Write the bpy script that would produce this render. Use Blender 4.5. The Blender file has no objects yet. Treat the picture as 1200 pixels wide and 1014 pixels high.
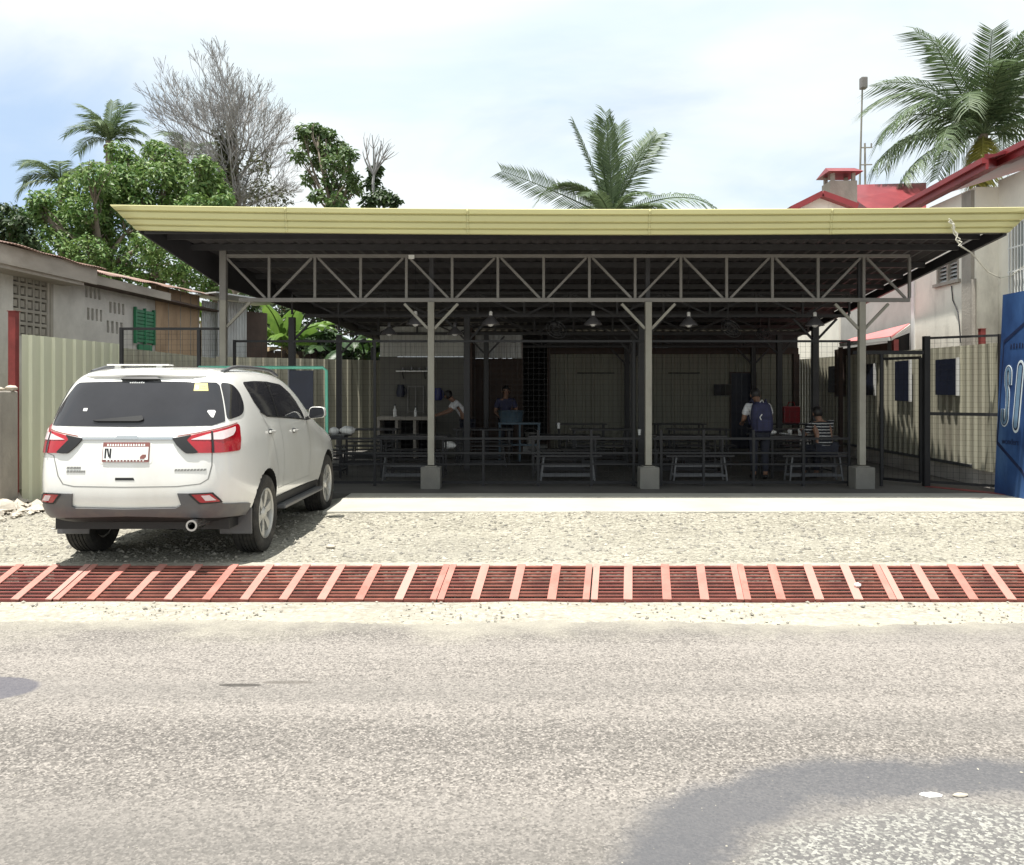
import bpy, bmesh, math, random
from mathutils import Vector, Matrix, Quaternion, noise as mnoise
from mathutils.bvhtree import BVHTree
R = math.radians
scene = bpy.context.scene
COL = scene.collection
rnd = random.Random(11)

# ------------------------------------------------------------------ camera, light, exposure
CAMH = 1.6
cam_d = bpy.data.cameras.new("camera"); cam = bpy.data.objects.new("camera", cam_d); COL.objects.link(cam)
cam.location = (0, 0, CAMH); cam.rotation_euler = (R(90), 0, 0)
cam_d.sensor_width = 36; cam_d.lens = 30.0; cam_d.shift_y = -47 / 1200.0
cam_d.clip_start = 0.05; cam_d.clip_end = 3000
scene.camera = cam
scene.view_settings.view_transform = 'Standard'; scene.view_settings.look = 'None'
scene.view_settings.exposure = 1.08; scene.view_settings.gamma = 1.0

SUN = Vector((-0.15, -0.13, 1.0)).normalized()
sd = bpy.data.lights.new("sun", 'SUN'); so = bpy.data.objects.new("sun", sd); COL.objects.link(so)
sd.energy = 4.2; sd.angle = R(0.6); sd.color = (1.0, 0.965, 0.9)
so.rotation_euler = SUN.to_track_quat('Z', 'Y').to_euler(); so.location = (-20, -10, 60)

def setup_world():
    w = bpy.data.worlds.new("World"); scene.world = w; w.use_nodes = True
    nt = w.node_tree; N = nt.nodes; L = nt.links
    for n in list(N): N.remove(n)
    out = N.new('ShaderNodeOutputWorld'); bg = N.new('ShaderNodeBackground'); bg.inputs[1].default_value = 0.1
    sky = N.new('ShaderNodeTexSky'); sky.sky_type = 'NISHITA'; sky.sun_disc = False
    sky.sun_elevation = math.asin(SUN.z); sky.sun_rotation = math.atan2(SUN.x, SUN.y) % (2 * math.pi)
    sky.air_density = 1.0; sky.dust_density = 1.5
    tc = N.new('ShaderNodeTexCoord')
    sep = N.new('ShaderNodeSeparateXYZ'); L.new(tc.outputs['Generated'], sep.inputs[0])
    add = N.new('ShaderNodeMath'); add.operation = 'ADD'; add.inputs[1].default_value = 0.22; L.new(sep.outputs[2], add.inputs[0])
    mx = N.new('ShaderNodeMath'); mx.operation = 'MAXIMUM'; mx.inputs[1].default_value = 0.05; L.new(add.outputs[0], mx.inputs[0])
    dx = N.new('ShaderNodeMath'); dx.operation = 'DIVIDE'; L.new(sep.outputs[0], dx.inputs[0]); L.new(mx.outputs[0], dx.inputs[1])
    dy = N.new('ShaderNodeMath'); dy.operation = 'DIVIDE'; L.new(sep.outputs[1], dy.inputs[0]); L.new(mx.outputs[0], dy.inputs[1])
    cmb = N.new('ShaderNodeCombineXYZ'); L.new(dx.outputs[0], cmb.inputs[0]); L.new(dy.outputs[0], cmb.inputs[1])
    nz = N.new('ShaderNodeTexNoise'); nz.inputs['Scale'].default_value = 1.6; nz.inputs['Detail'].default_value = 6; nz.inputs['Roughness'].default_value = 0.55
    nz.inputs['Distortion'].default_value = 0.4
    L.new(cmb.outputs[0], nz.inputs['Vector'])
    # openings in the cloud deck, at fixed places in the sky
    def blob(dirv, rad):
        d = N.new('ShaderNodeVectorMath'); d.operation = 'DISTANCE'
        L.new(tc.outputs['Generated'], d.inputs[0]); d.inputs[1].default_value = Vector(dirv).normalized()
        m = N.new('ShaderNodeMapRange'); m.interpolation_type = 'SMOOTHSTEP'
        m.inputs['From Min'].default_value = rad; m.inputs['From Max'].default_value = 0.0
        L.new(d.outputs['Value'], m.inputs['Value']); return m.outputs[0]
    def mul(a, k):
        m = N.new('ShaderNodeMath'); m.operation = 'MULTIPLY'; L.new(a, m.inputs[0]); m.inputs[1].default_value = k; return m.outputs[0]
    def plus(a, b):
        m = N.new('ShaderNodeMath'); m.operation = 'ADD'; L.new(a, m.inputs[0]); L.new(b, m.inputs[1]); return m.outputs[0]
    op = mul(blob((-0.60, 1, 0.26), 0.24), 0.50)
    op = plus(op, mul(blob((-0.36, 1, 0.30), 0.15), 0.10))
    op = plus(op, mul(blob((0.22, 1, 0.24), 0.45), 0.17))
    op = plus(op, mul(blob((0.02, 1, 0.34), 0.25), 0.06))
    tot = plus(nz.outputs['Fac'], op)
    mr = N.new('ShaderNodeMapRange'); mr.interpolation_type = 'SMOOTHSTEP'
    mr.inputs['From Min'].default_value = 0.54; mr.inputs['From Max'].default_value = 1.05
    L.new(tot, mr.inputs['Value'])
    blue = N.new('ShaderNodeMixRGB'); blue.inputs[0].default_value = 0.78
    L.new(sky.outputs[0], blue.inputs[1]); blue.inputs[2].default_value = (2.8, 3.6, 4.7, 1)
    nz2 = N.new('ShaderNodeTexNoise'); nz2.inputs['Scale'].default_value = 1.1; nz2.inputs['Detail'].default_value = 7; nz2.inputs['Distortion'].default_value = .8
    mpc = N.new('ShaderNodeMapping'); mpc.inputs['Location'].default_value = (3.1, 1.7, 0); mpc.inputs['Scale'].default_value = (.8, 1.5, 1); L.new(cmb.outputs[0], mpc.inputs[0]); L.new(mpc.outputs[0], nz2.inputs['Vector'])
    mrc = N.new('ShaderNodeMapRange'); mrc.interpolation_type = 'SMOOTHSTEP'; mrc.inputs['From Min'].default_value = .42; mrc.inputs['From Max'].default_value = .72; L.new(nz2.outputs['Fac'], mrc.inputs['Value'])
    cl = N.new('ShaderNodeMixRGB'); L.new(mrc.outputs[0], cl.inputs[0]); cl.inputs[1].default_value = (4.85, 5.1, 5.15, 1); cl.inputs[2].default_value = (4.0, 4.65, 4.95, 1)
    mix = N.new('ShaderNodeMixRGB'); L.new(mr.outputs[0], mix.inputs[0])
    L.new(cl.outputs[0], mix.inputs[1]); L.new(blue.outputs[0], mix.inputs[2])
    L.new(mix.outputs[0], bg.inputs[0]); L.new(bg.outputs[0], out.inputs[0])
setup_world()

# ------------------------------------------------------------------ helpers
def W(x, y, d):
    "point at depth d on the line through photo pixel (x, y)"
    return Vector(((x - 600) / 1000 * d, d, CAMH + (460 - y) / 1000 * d))

def tag(o, label=None, cat=None, group=None, kind=None):
    if label: o['label'] = label
    if cat: o['category'] = cat
    if group: o['group'] = group
    if kind: o['kind'] = kind
    return o

def wloc(o):
    v = Vector((0, 0, 0))
    while o is not None:
        v = v + Vector(o.location); o = o.parent
    return v

def link_mesh(name, me, mat, parent=None, smooth=None):
    o = bpy.data.objects.new(name, me); COL.objects.link(o)
    if isinstance(mat, (list, tuple)):
        for m in mat: me.materials.append(m)
    elif mat: me.materials.append(mat)
    if parent is not None:
        off = wloc(parent); o.parent = parent
        me.transform(Matrix.Translation(-off))
    if smooth is not None:
        me.polygons.foreach_set('use_smooth', [True] * len(me.polygons))
        me.set_sharp_from_angle(angle=R(smooth))
    return o

def thing(name, loc, label, cat, group=None):
    o = bpy.data.objects.new(name, None); COL.objects.link(o); o.location = loc
    o.empty_display_size = 0.2
    return tag(o, label, cat, group)

def dup(root, loc=None, rz=None, label=None, group=None, scale=None):
    r = root.copy(); COL.objects.link(r)
    if loc is not None: r.location = loc
    if rz is not None: r.rotation_euler = (0, 0, rz)
    if scale is not None: r.scale = scale
    if label: r['label'] = label
    if group: r['group'] = group
    def rec(a, b):
        for ch in list(a.children):
            c = ch.copy(); COL.objects.link(c); c.parent = b; rec(ch, c)
    rec(root, r)
    return r

class MB:
    def __init__(self): self.v = []; self.f = []; self.m = []
    def add(self, vs, fs, mi=0):
        b = len(self.v); self.v += [tuple(p) for p in vs]
        for f in fs: self.f.append([b + i for i in f]); self.m.append(mi)
        return self
    def box(self, x0, y0, z0, x1, y1, z1, mi=0):
        vs = [(x0,y0,z0),(x1,y0,z0),(x1,y1,z0),(x0,y1,z0),(x0,y0,z1),(x1,y0,z1),(x1,y1,z1),(x0,y1,z1)]
        return self.add(vs, [(3,2,1,0),(4,5,6,7),(0,1,5,4),(1,2,6,5),(2,3,7,6),(3,0,4,7)], mi)
    def bar(self, p, q, w, h, up=(0,0,1), mi=0):
        "box beam from p to q, w wide, h high"
        p = Vector(p); q = Vector(q); d = (q - p).normalized(); up = Vector(up)
        s = d.cross(up)
        if s.length < 1e-4: s = d.cross(Vector((1,0,0)))
        s.normalize(); u = s.cross(d)
        vs = []
        for c in (p, q):
            for a, b in ((-1,-1),(1,-1),(1,1),(-1,1)):
                vs.append(c + s * a * w / 2 + u * b * h / 2)
        return self.add(vs, [(0,1,2,3),(7,6,5,4),(0,4,5,1),(1,5,6,2),(2,6,7,3),(3,7,4,0)], mi)
    def tube(self, pts, rad, n=8, cap=True, mi=0):
        pts = [Vector(p) for p in pts]
        if not isinstance(rad, (list, tuple)): rad = [rad] * len(pts)
        b = len(self.v); prev = None
        for i, p in enumerate(pts):
            if i == 0: d = pts[1] - p
            elif i == len(pts) - 1: d = p - pts[-2]
            else: d = pts[i + 1] - pts[i - 1]
            if d.length < 1e-9: d = Vector((0,0,1))
            d.normalize()
            if prev is None:
                a = Vector((0,0,1)) if abs(d.z) < 0.9 else Vector((1,0,0))
                s = d.cross(a).normalized()
            else:
                s = prev - d * prev.dot(d)
                if s.length < 1e-5: s = d.cross(Vector((1,0.3,0)))
                s.normalize()
            prev = s; u = d.cross(s)
            for k in range(n):
                t = 2 * math.pi * k / n
                self.v.append(tuple(p + (s * math.cos(t) + u * math.sin(t)) * rad[i]))
        for i in range(len(pts) - 1):
            for k in range(n):
                a = b + i * n + k; c = b + i * n + (k + 1) % n
                self.f.append([a, c, c + n, a + n]); self.m.append(mi)
        if cap:
            self.f.append([b + k for k in range(n)][::-1]); self.m.append(mi)
            self.f.append([b + (len(pts) - 1) * n + k for k in range(n)]); self.m.append(mi)
        return self
    def lathe(self, prof, n=24, c=(0,0,0), axis='z', mi=0, closed=False):
        b = len(self.v); c = Vector(c)
        for k in range(n):
            t = 2 * math.pi * k / n
            for r, h in prof:
                if axis == 'z': p = Vector((r * math.cos(t), r * math.sin(t), h))
                elif axis == 'x': p = Vector((h, r * math.cos(t), r * math.sin(t)))
                else: p = Vector((r * math.sin(t), h, r * math.cos(t)))
                self.v.append(tuple(c + p))
        m = len(prof)
        for k in range(n):
            for i in range(m if closed else m - 1):
                a = b + k * m + i; a2 = b + k * m + (i + 1) % m
                d = b + ((k + 1) % n) * m + i; d2 = b + ((k + 1) % n) * m + (i + 1) % m
                self.f.append([a, d, d2, a2]); self.m.append(mi)
        return self
    def prism(self, poly, vec, mi=0):
        "poly: list of 3-D points (flat), extruded by vec"
        n = len(poly); vec = Vector(vec); a = [Vector(p) for p in poly]
        vs = a + [p + vec for p in a]
        fs = [tuple(range(n))[::-1], tuple(range(n, 2 * n))] + [(i, (i + 1) % n, n + (i + 1) % n, n + i) for i in range(n)]
        return self.add(vs, fs, mi)
    def ball(self, c, rx, ry=None, rz=None, nu=12, nv=8, mi=0, jit=0, seed=0):
        ry = ry or rx; rz = rz or rx; c = Vector(c); b = len(self.v); q = random.Random(seed)
        for i in range(nv + 1):
            ph = math.pi * i / nv
            for k in range(nu):
                th = 2 * math.pi * k / nu; j = 1 + (q.uniform(-jit, jit) if jit else 0)
                self.v.append((c.x + rx * j * math.sin(ph) * math.cos(th), c.y + ry * j * math.sin(ph) * math.sin(th), c.z + rz * j * math.cos(ph)))
        for i in range(nv):
            for k in range(nu):
                a = b + i * nu + k; e = b + i * nu + (k + 1) % nu
                self.f.append([a, a + nu, e + nu, e]); self.m.append(mi)
        return self
    def build(self, name, mat, parent=None, smooth=None, bevel=0, clean=False):
        me = bpy.data.meshes.new(name); me.from_pydata(self.v, [], self.f)
        if any(self.m): me.polygons.foreach_set('material_index', self.m)
        bm = bmesh.new(); bm.from_mesh(me)
        if clean: bmesh.ops.remove_doubles(bm, verts=bm.verts, dist=1e-5)
        bmesh.ops.recalc_face_normals(bm, faces=bm.faces); bm.to_mesh(me); bm.free()
        me.update()
        o = link_mesh(name, me, mat, parent, smooth)
        if bevel:
            md = o.modifiers.new('bevel', 'BEVEL'); md.width = bevel; md.segments = 2; md.limit_method = 'ANGLE'; md.angle_limit = R(40)
        return o

def carve(o, cutters):
    "subtract the meshes in cutters (list of MB) from o and bake the result"
    for mb in cutters:
        c = mb.build('cut', None, None)
        md = o.modifiers.new('b', 'BOOLEAN'); md.operation = 'DIFFERENCE'; md.solver = 'EXACT'; md.object = c
        bpy.context.view_layer.update()
        dg = bpy.context.evaluated_depsgraph_get()
        me = bpy.data.meshes.new_from_object(o.evaluated_get(dg))
        o.modifiers.clear(); o.data = me
        bpy.data.objects.remove(c)
    return o

# ------------------------------------------------------------------ materials
def mat(name, col, rough=0.7, var=0.15, scale=6.0, metal=0.0, bump=0.0, bscale=None, col2=None, spec=0.5,
        stretch=(1,1,1), coat=0.0, island=False, transl=0.0, detail=5, stain=None, objrand=None):
    m = bpy.data.materials.new(name); m.use_nodes = True; nt = m.node_tree; N = nt.nodes; L = nt.links
    b = N['Principled BSDF']; b.inputs['Roughness'].default_value = rough; b.inputs['Metallic'].default_value = metal
    b.inputs['Specular IOR Level'].default_value = spec
    if coat: b.inputs['Coat Weight'].default_value = coat; b.inputs['Coat Roughness'].default_value = 0.04
    tc = N.new('ShaderNodeTexCoord'); mp = N.new('ShaderNodeMapping'); mp.inputs['Scale'].default_value = stretch
    L.new(tc.outputs['Object'], mp.inputs[0])
    c1 = tuple(col) + (1,); c2 = tuple(col2) + (1,) if col2 else tuple(max(0, c * (1 - var)) for c in col) + (1,)
    c1b = c1 if col2 else tuple(min(1, c * (1 + var)) for c in col) + (1,)
    nz = N.new('ShaderNodeTexNoise'); nz.inputs['Scale'].default_value = scale; nz.inputs['Detail'].default_value = detail
    nz.inputs['Roughness'].default_value = 0.6; L.new(mp.outputs[0], nz.inputs['Vector'])
    rp = N.new('ShaderNodeMapRange'); rp.inputs['From Min'].default_value = 0.3; rp.inputs['From Max'].default_value = 0.7
    if island:
        g = N.new('ShaderNodeNewGeometry'); ad = N.new('ShaderNodeMath'); ad.operation = 'MULTIPLY_ADD'
        L.new(g.outputs['Random Per Island'], ad.inputs[0]); ad.inputs[1].default_value = 0.7
        ml = N.new('ShaderNodeMath'); ml.operation = 'MULTIPLY'; L.new(nz.outputs['Fac'], ml.inputs[0]); ml.inputs[1].default_value = 0.4
        L.new(ml.outputs[0], ad.inputs[2]); L.new(ad.outputs[0], rp.inputs['Value']); rp.inputs['From Min'].default_value = 0.1; rp.inputs['From Max'].default_value = 0.95
    else:
        L.new(nz.outputs['Fac'], rp.inputs['Value'])
    mx = N.new('ShaderNodeMixRGB'); mx.inputs[1].default_value = c2; mx.inputs[2].default_value = c1b
    L.new(rp.outputs[0], mx.inputs[0]); csock = mx.outputs[0]
    if stain:      # (colour, amount, scale, stretch)
        sc, sa, ss, sst = stain
        mp2 = N.new('ShaderNodeMapping'); mp2.inputs['Scale'].default_value = sst; L.new(tc.outputs['Object'], mp2.inputs[0])
        n2 = N.new('ShaderNodeTexNoise'); n2.inputs['Scale'].default_value = ss; n2.inputs['Detail'].default_value = 7; n2.inputs['Roughness'].default_value = 0.65
        L.new(mp2.outputs[0], n2.inputs['Vector'])
        r2 = N.new('ShaderNodeMapRange'); r2.inputs['From Min'].default_value = 0.48; r2.inputs['From Max'].default_value = 0.72; r2.inputs['To Max'].default_value = sa
        L.new(n2.outputs['Fac'], r2.inputs['Value'])
        m2 = N.new('ShaderNodeMixRGB'); L.new(r2.outputs[0], m2.inputs[0]); L.new(csock, m2.inputs[1]); m2.inputs[2].default_value = tuple(sc) + (1,)
        csock = m2.outputs[0]
    if objrand:    # each object its own tint
        oi = N.new('ShaderNodeObjectInfo'); mo = N.new('ShaderNodeMixRGB')
        ro = N.new('ShaderNodeMapRange'); L.new(oi.outputs['Random'], ro.inputs['Value']); ro.inputs['To Max'].default_value = objrand[1]
        L.new(ro.outputs[0], mo.inputs[0]); L.new(csock, mo.inputs[1]); mo.inputs[2].default_value = tuple(objrand[0]) + (1,); csock = mo.outputs[0]
    L.new(csock, b.inputs['Base Color'])
    if bump:
        n3 = N.new('ShaderNodeTexNoise'); n3.inputs['Scale'].default_value = bscale or scale * 4; n3.inputs['Detail'].default_value = 4
        L.new(mp.outputs[0], n3.inputs['Vector'])
        bp = N.new('ShaderNodeBump'); bp.inputs['Strength'].default_value = bump; bp.inputs['Distance'].default_value = 0.02
        L.new(n3.outputs['Fac'], bp.inputs['Height']); L.new(bp.outputs[0], b.inputs['Normal'])
    if transl:
        tr = N.new('ShaderNodeBsdfTranslucent'); L.new(csock, tr.inputs['Color'])
        ms = N.new('ShaderNodeMixShader'); ms.inputs[0].default_value = transl
        L.new(b.outputs[0], ms.inputs[1]); L.new(tr.outputs[0], ms.inputs[2]); L.new(ms.outputs[0], N['Material Output'].inputs['Surface'])
    return m

M = {}
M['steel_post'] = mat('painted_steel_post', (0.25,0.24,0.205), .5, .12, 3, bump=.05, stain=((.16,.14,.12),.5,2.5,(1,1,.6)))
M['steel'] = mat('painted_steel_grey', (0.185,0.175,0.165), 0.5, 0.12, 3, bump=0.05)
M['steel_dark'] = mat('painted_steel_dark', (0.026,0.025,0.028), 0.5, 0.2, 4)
M['black_iron'] = mat('black_iron', (0.009,0.009,0.011), 0.65, 0.3, 5)
M['soffit'] = mat('soffit_sheet', (0.045,0.040,0.042), 0.6, 0.2, 1.5, stretch=(1,.2,1))
M['fascia'] = mat('olive_yellow_sheet', (0.53,0.50,0.245), 0.42, 0.05, 1.2, stretch=(.3,1,2), stain=((0.40,0.37,0.19),0.3,1.5,(.5,1,4)))
M['concrete'] = mat('concrete', (0.39,0.375,0.325), 0.85, 0.14, 1.3, bump=0.2, bscale=60, stain=((0.33,0.31,0.27),0.4,1.1,(1,1,1)))
M['footing'] = mat('footing_concrete', (0.165,0.16,0.145), 0.85, 0.12, 5, bump=0.2, bscale=50)
M['conc_old'] = mat('weathered_concrete', (0.34,0.31,0.27), 0.9, 0.15, 1.6, bump=0.35, bscale=25, stain=((0.15,0.135,0.12),0.6,1.2,(1,1,.6)))
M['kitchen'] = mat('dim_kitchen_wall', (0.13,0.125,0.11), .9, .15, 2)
M['block'] = mat('grey_block_wall', (0.53,0.50,0.465), 0.92, 0.15, 2.2, bump=0.35, bscale=30, stain=((0.25,0.215,0.18),0.7,1.0,(1,1,.5)))
M['white_wall'] = mat('whitewashed_wall', (0.82,0.78,0.69), 0.85, 0.08, 1.4, bump=0.15, bscale=20, stain=((0.36,0.33,0.28),0.8,0.9,(1.3,1.3,.55)))
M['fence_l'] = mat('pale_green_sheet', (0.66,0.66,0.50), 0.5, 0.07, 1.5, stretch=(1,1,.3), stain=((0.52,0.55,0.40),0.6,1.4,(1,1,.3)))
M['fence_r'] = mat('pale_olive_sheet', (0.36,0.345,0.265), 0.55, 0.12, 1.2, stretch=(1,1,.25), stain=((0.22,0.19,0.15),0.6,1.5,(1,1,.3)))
M['partition'] = mat('partition_sheet', (0.27,0.265,0.21), 0.6, 0.12, 1.5, stretch=(1,1,.3))
M['galv'] = mat('galvanised_sheet', (0.52,0.53,0.53), 0.45, 0.15, 2.5, metal=0.3, stretch=(1,1,.4), stain=((0.25,0.2,0.17),0.4,2,(1,1,.4)))
M['rust_roof'] = mat('rusty_roof_sheet', (0.27,0.165,0.13), 0.8, 0.35, 3.5, stain=((0.36,0.32,0.29),0.75,1.6,(1,1,1)))
M['red_roof'] = mat('red_roof_paint', (0.17,0.018,0.026), 0.45, 0.12, 1.5, stain=((0.33,0.06,0.06),0.5,1.2,(1,1,1)))
M['red_barge'] = mat('dark_red_paint', (0.24,0.028,0.032), 0.45, 0.15, 2)
M['red_post'] = mat('red_oxide_post', (0.19,0.03,0.027), 0.65, 0.3, 5)
M['awning'] = mat('faded_red_awning', (0.52,0.17,0.17), 0.55, 0.12, 2)
M['wood'] = mat('weathered_plywood', (0.38,0.26,0.165), 0.85, 0.2, 1.5, stretch=(1,1,.3), stain=((0.16,0.10,0.06),0.75,1.3,(1,1,.7)))
M['board'] = mat('grey_fascia_board', (0.33,0.29,0.25), 0.85, 0.2, 3, stretch=(.3,.3,1), stain=((0.18,0.14,0.1),0.6,2,(.5,.5,1)))
M['dark_wood'] = mat('dark_brown_wood', (0.07,0.045,0.035), 0.8, 0.25, 3)
M['green_paint'] = mat('green_shutter_paint', (0.02,0.17,0.075), 0.5, 0.2, 4)
M['green_pipe'] = mat('green_pipe_paint', (0.10,0.36,0.26), 0.45, 0.15, 5)
M['navy'] = mat('navy_panel', (0.010,0.014,0.032), 0.45, 0.25, 3)
M['white_paint'] = mat('white_paint', (0.72,0.72,0.70), 0.5, 0.05, 4)
M['white_plastic'] = mat('white_plastic', (0.78,0.78,0.76), 0.35, 0.05, 9)
M['void'] = mat('dark_void', (0.012,0.011,0.011), 0.9, 0.3, 4)
M['glass_pane'] = mat('window_glass', (0.10,0.14,0.15), 0.08, 0.2, 3, spec=0.6)
M['grate'] = mat('red_oxide_bars', (0.23,0.078,0.056), 0.85, 0.35, 5, stain=((0.15,0.036,0.034),0.85,4,(1,1,1)), objrand=((0.17,0.04,0.04),.6))
M['strip'] = mat('dusty_red_strip', (0.36,0.145,0.115), 0.75, 0.2, 4, stain=((0.33,0.085,0.06),0.8,7,(1,1,1)), objrand=((0.46,0.26,0.22),.7))
M['table_top'] = mat('dark_table_top', (0.030,0.029,0.033), 0.35, 0.2, 3)
M['alu'] = mat('light_metal_leg', (0.13,0.133,0.14), 0.4, 0.12, 6, metal=0.4)
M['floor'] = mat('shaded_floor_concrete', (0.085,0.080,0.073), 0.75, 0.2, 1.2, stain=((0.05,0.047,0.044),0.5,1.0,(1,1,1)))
M['lamp'] = mat('lamp_shade_grey', (0.17,0.165,0.175), 0.3, 0.1, 5, metal=0.4)
M['navycloth'] = mat('navy_backpack', (0.028,0.03,0.075), 0.8, 0.25, 9, bump=.2, bscale=40)
M['shirt_w'] = mat('white_shirt', (0.68,0.68,0.70), 0.85, 0.06, 8)
M['skin'] = mat('skin', (0.24,0.13,0.085), 0.55, 0.1, 10)
M['hair'] = mat('black_hair', (0.012,0.010,0.010), 0.5, 0.3, 30)
M['trouser'] = mat('dark_trousers', (0.02,0.022,0.035), 0.85, 0.2, 8)
M['red_plastic'] = mat('red_plastic', (0.30,0.012,0.018), 0.4, 0.1, 5)
M['blue_tub'] = mat('pale_blue_plastic', (0.07,0.115,0.155), 0.5, 0.15, 5)
M['bark'] = mat('bark', (0.17,0.14,0.11), 0.9, 0.25, 8, bump=.4, stretch=(1,1,.3))
M['twig'] = mat('bare_twig', (0.28,0.275,0.275), 0.9, 0.25, 4)
M['leaf'] = mat('leaf_green', (0.060,0.15,0.032), 0.5, 0.3, 0.5, col2=(0.21,0.29,0.085), island=True, transl=0.3)
M['leaf_dark'] = mat('leaf_dark_green', (0.055,0.095,0.025), 0.5, 0.3, 0.5, col2=(0.014,0.036,0.012), island=True, transl=0.25)
M['leaf_mid'] = mat('leaf_mid_green', (0.045,0.10,0.026), 0.5, 0.3, 0.5, col2=(0.14,0.20,0.065), island=True, transl=0.3)
M['leaf_vine'] = mat('vine_leaf', (0.12,0.13,0.055), 0.6, 0.3, 0.5, col2=(0.05,0.06,0.03), island=True, transl=0.2)
M['frond'] = mat('palm_frond', (0.125,0.18,0.08), 0.6, 0.3, 1.0, col2=(0.05,0.085,0.038), island=True, transl=0.25)
M['frond_y'] = mat('yellowed_frond', (0.40,0.36,0.08), 0.5, 0.3, 1.0, col2=(0.2,0.2,0.05), island=True, transl=0.3)
M['banana'] = mat('banana_leaf', (0.20,0.32,0.06), 0.4, 0.2, 1.2, col2=(0.07,0.15,0.03), transl=0.4, stretch=(1,1,1))
M['banana_dk'] = mat('banana_leaf_dark', (0.05,0.10,0.025), 0.45, 0.2, 1.2, col2=(0.018,0.045,0.014), transl=0.3)
M['dry'] = mat('dry_leaf', (0.36,0.27,0.17), 0.8, 0.25, 4, col2=(0.2,0.13,0.08), transl=0.2)
M['stem'] = mat('banana_stem', (0.20,0.16,0.08), 0.7, 0.3, 3, col2=(0.1,0.06,0.03), stretch=(1,1,.2))
M['rock'] = mat('pale_rock', (0.42,0.38,0.32), 0.9, 0.2, 5, bump=.4, bscale=20)
M['pebble'] = mat('pebble', (0.43,0.40,0.335), 0.9, 0.3, 3, col2=(0.12,0.115,0.105), island=True)
M['bulb'] = mat('white_bulb', (0.8,0.8,0.8), 0.3, 0.02, 5)
# car
M['carwhite'] = mat('pearl_white_paint', (0.74,0.735,0.705), 0.22, 0.015, 1.5, coat=0.9, stain=((0.60,0.57,0.51),0.35,2.5,(1,1,.4)))
M['carglass'] = mat('tinted_glass', (0.026,0.026,0.030), 0.06, 0.2, 2, spec=0.6)
M['tyre'] = mat('tyre_rubber', (0.028,0.026,0.024), 0.85, 0.3, 12, bump=.2, bscale=60, stain=((0.12,0.105,0.085),0.5,6,(1,1,1)))
M['alloy'] = mat('alloy_rim', (0.50,0.49,0.46), 0.38, 0.1, 6, metal=0.5)
M['cargrey'] = mat('grey_bumper', (0.10,0.10,0.105), 0.42, 0.1, 5, stain=((0.17,0.155,0.13),0.5,4,(1,1,1)))
M['carblack'] = mat('black_trim', (0.012,0.012,0.013), 0.5, 0.2, 5)
M['chrome'] = mat('chrome', (0.62,0.62,0.62), 0.14, 0.03, 4, metal=0.95)
M['taillight'] = mat('red_lens', (0.34,0.006,0.014), 0.12, 0.12, 14, coat=.7)
M['lens_white'] = mat('clear_lens', (0.68,0.56,0.57), 0.12, 0.1, 12, coat=.7)
M['plate_maroon'] = mat('maroon_plate', (0.22,0.085,0.075), 0.5, 0.15, 12)
M['yellow'] = mat('yellow_sticker', (0.62,0.50,0.09), 0.5, 0.1, 20)
M['badge'] = mat('badge_grey', (0.22,0.22,0.21), 0.4, 0.1, 12)
M['white_cable'] = mat('white_cable', (0.6,0.58,0.5), 0.6, 0.1, 9)
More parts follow.
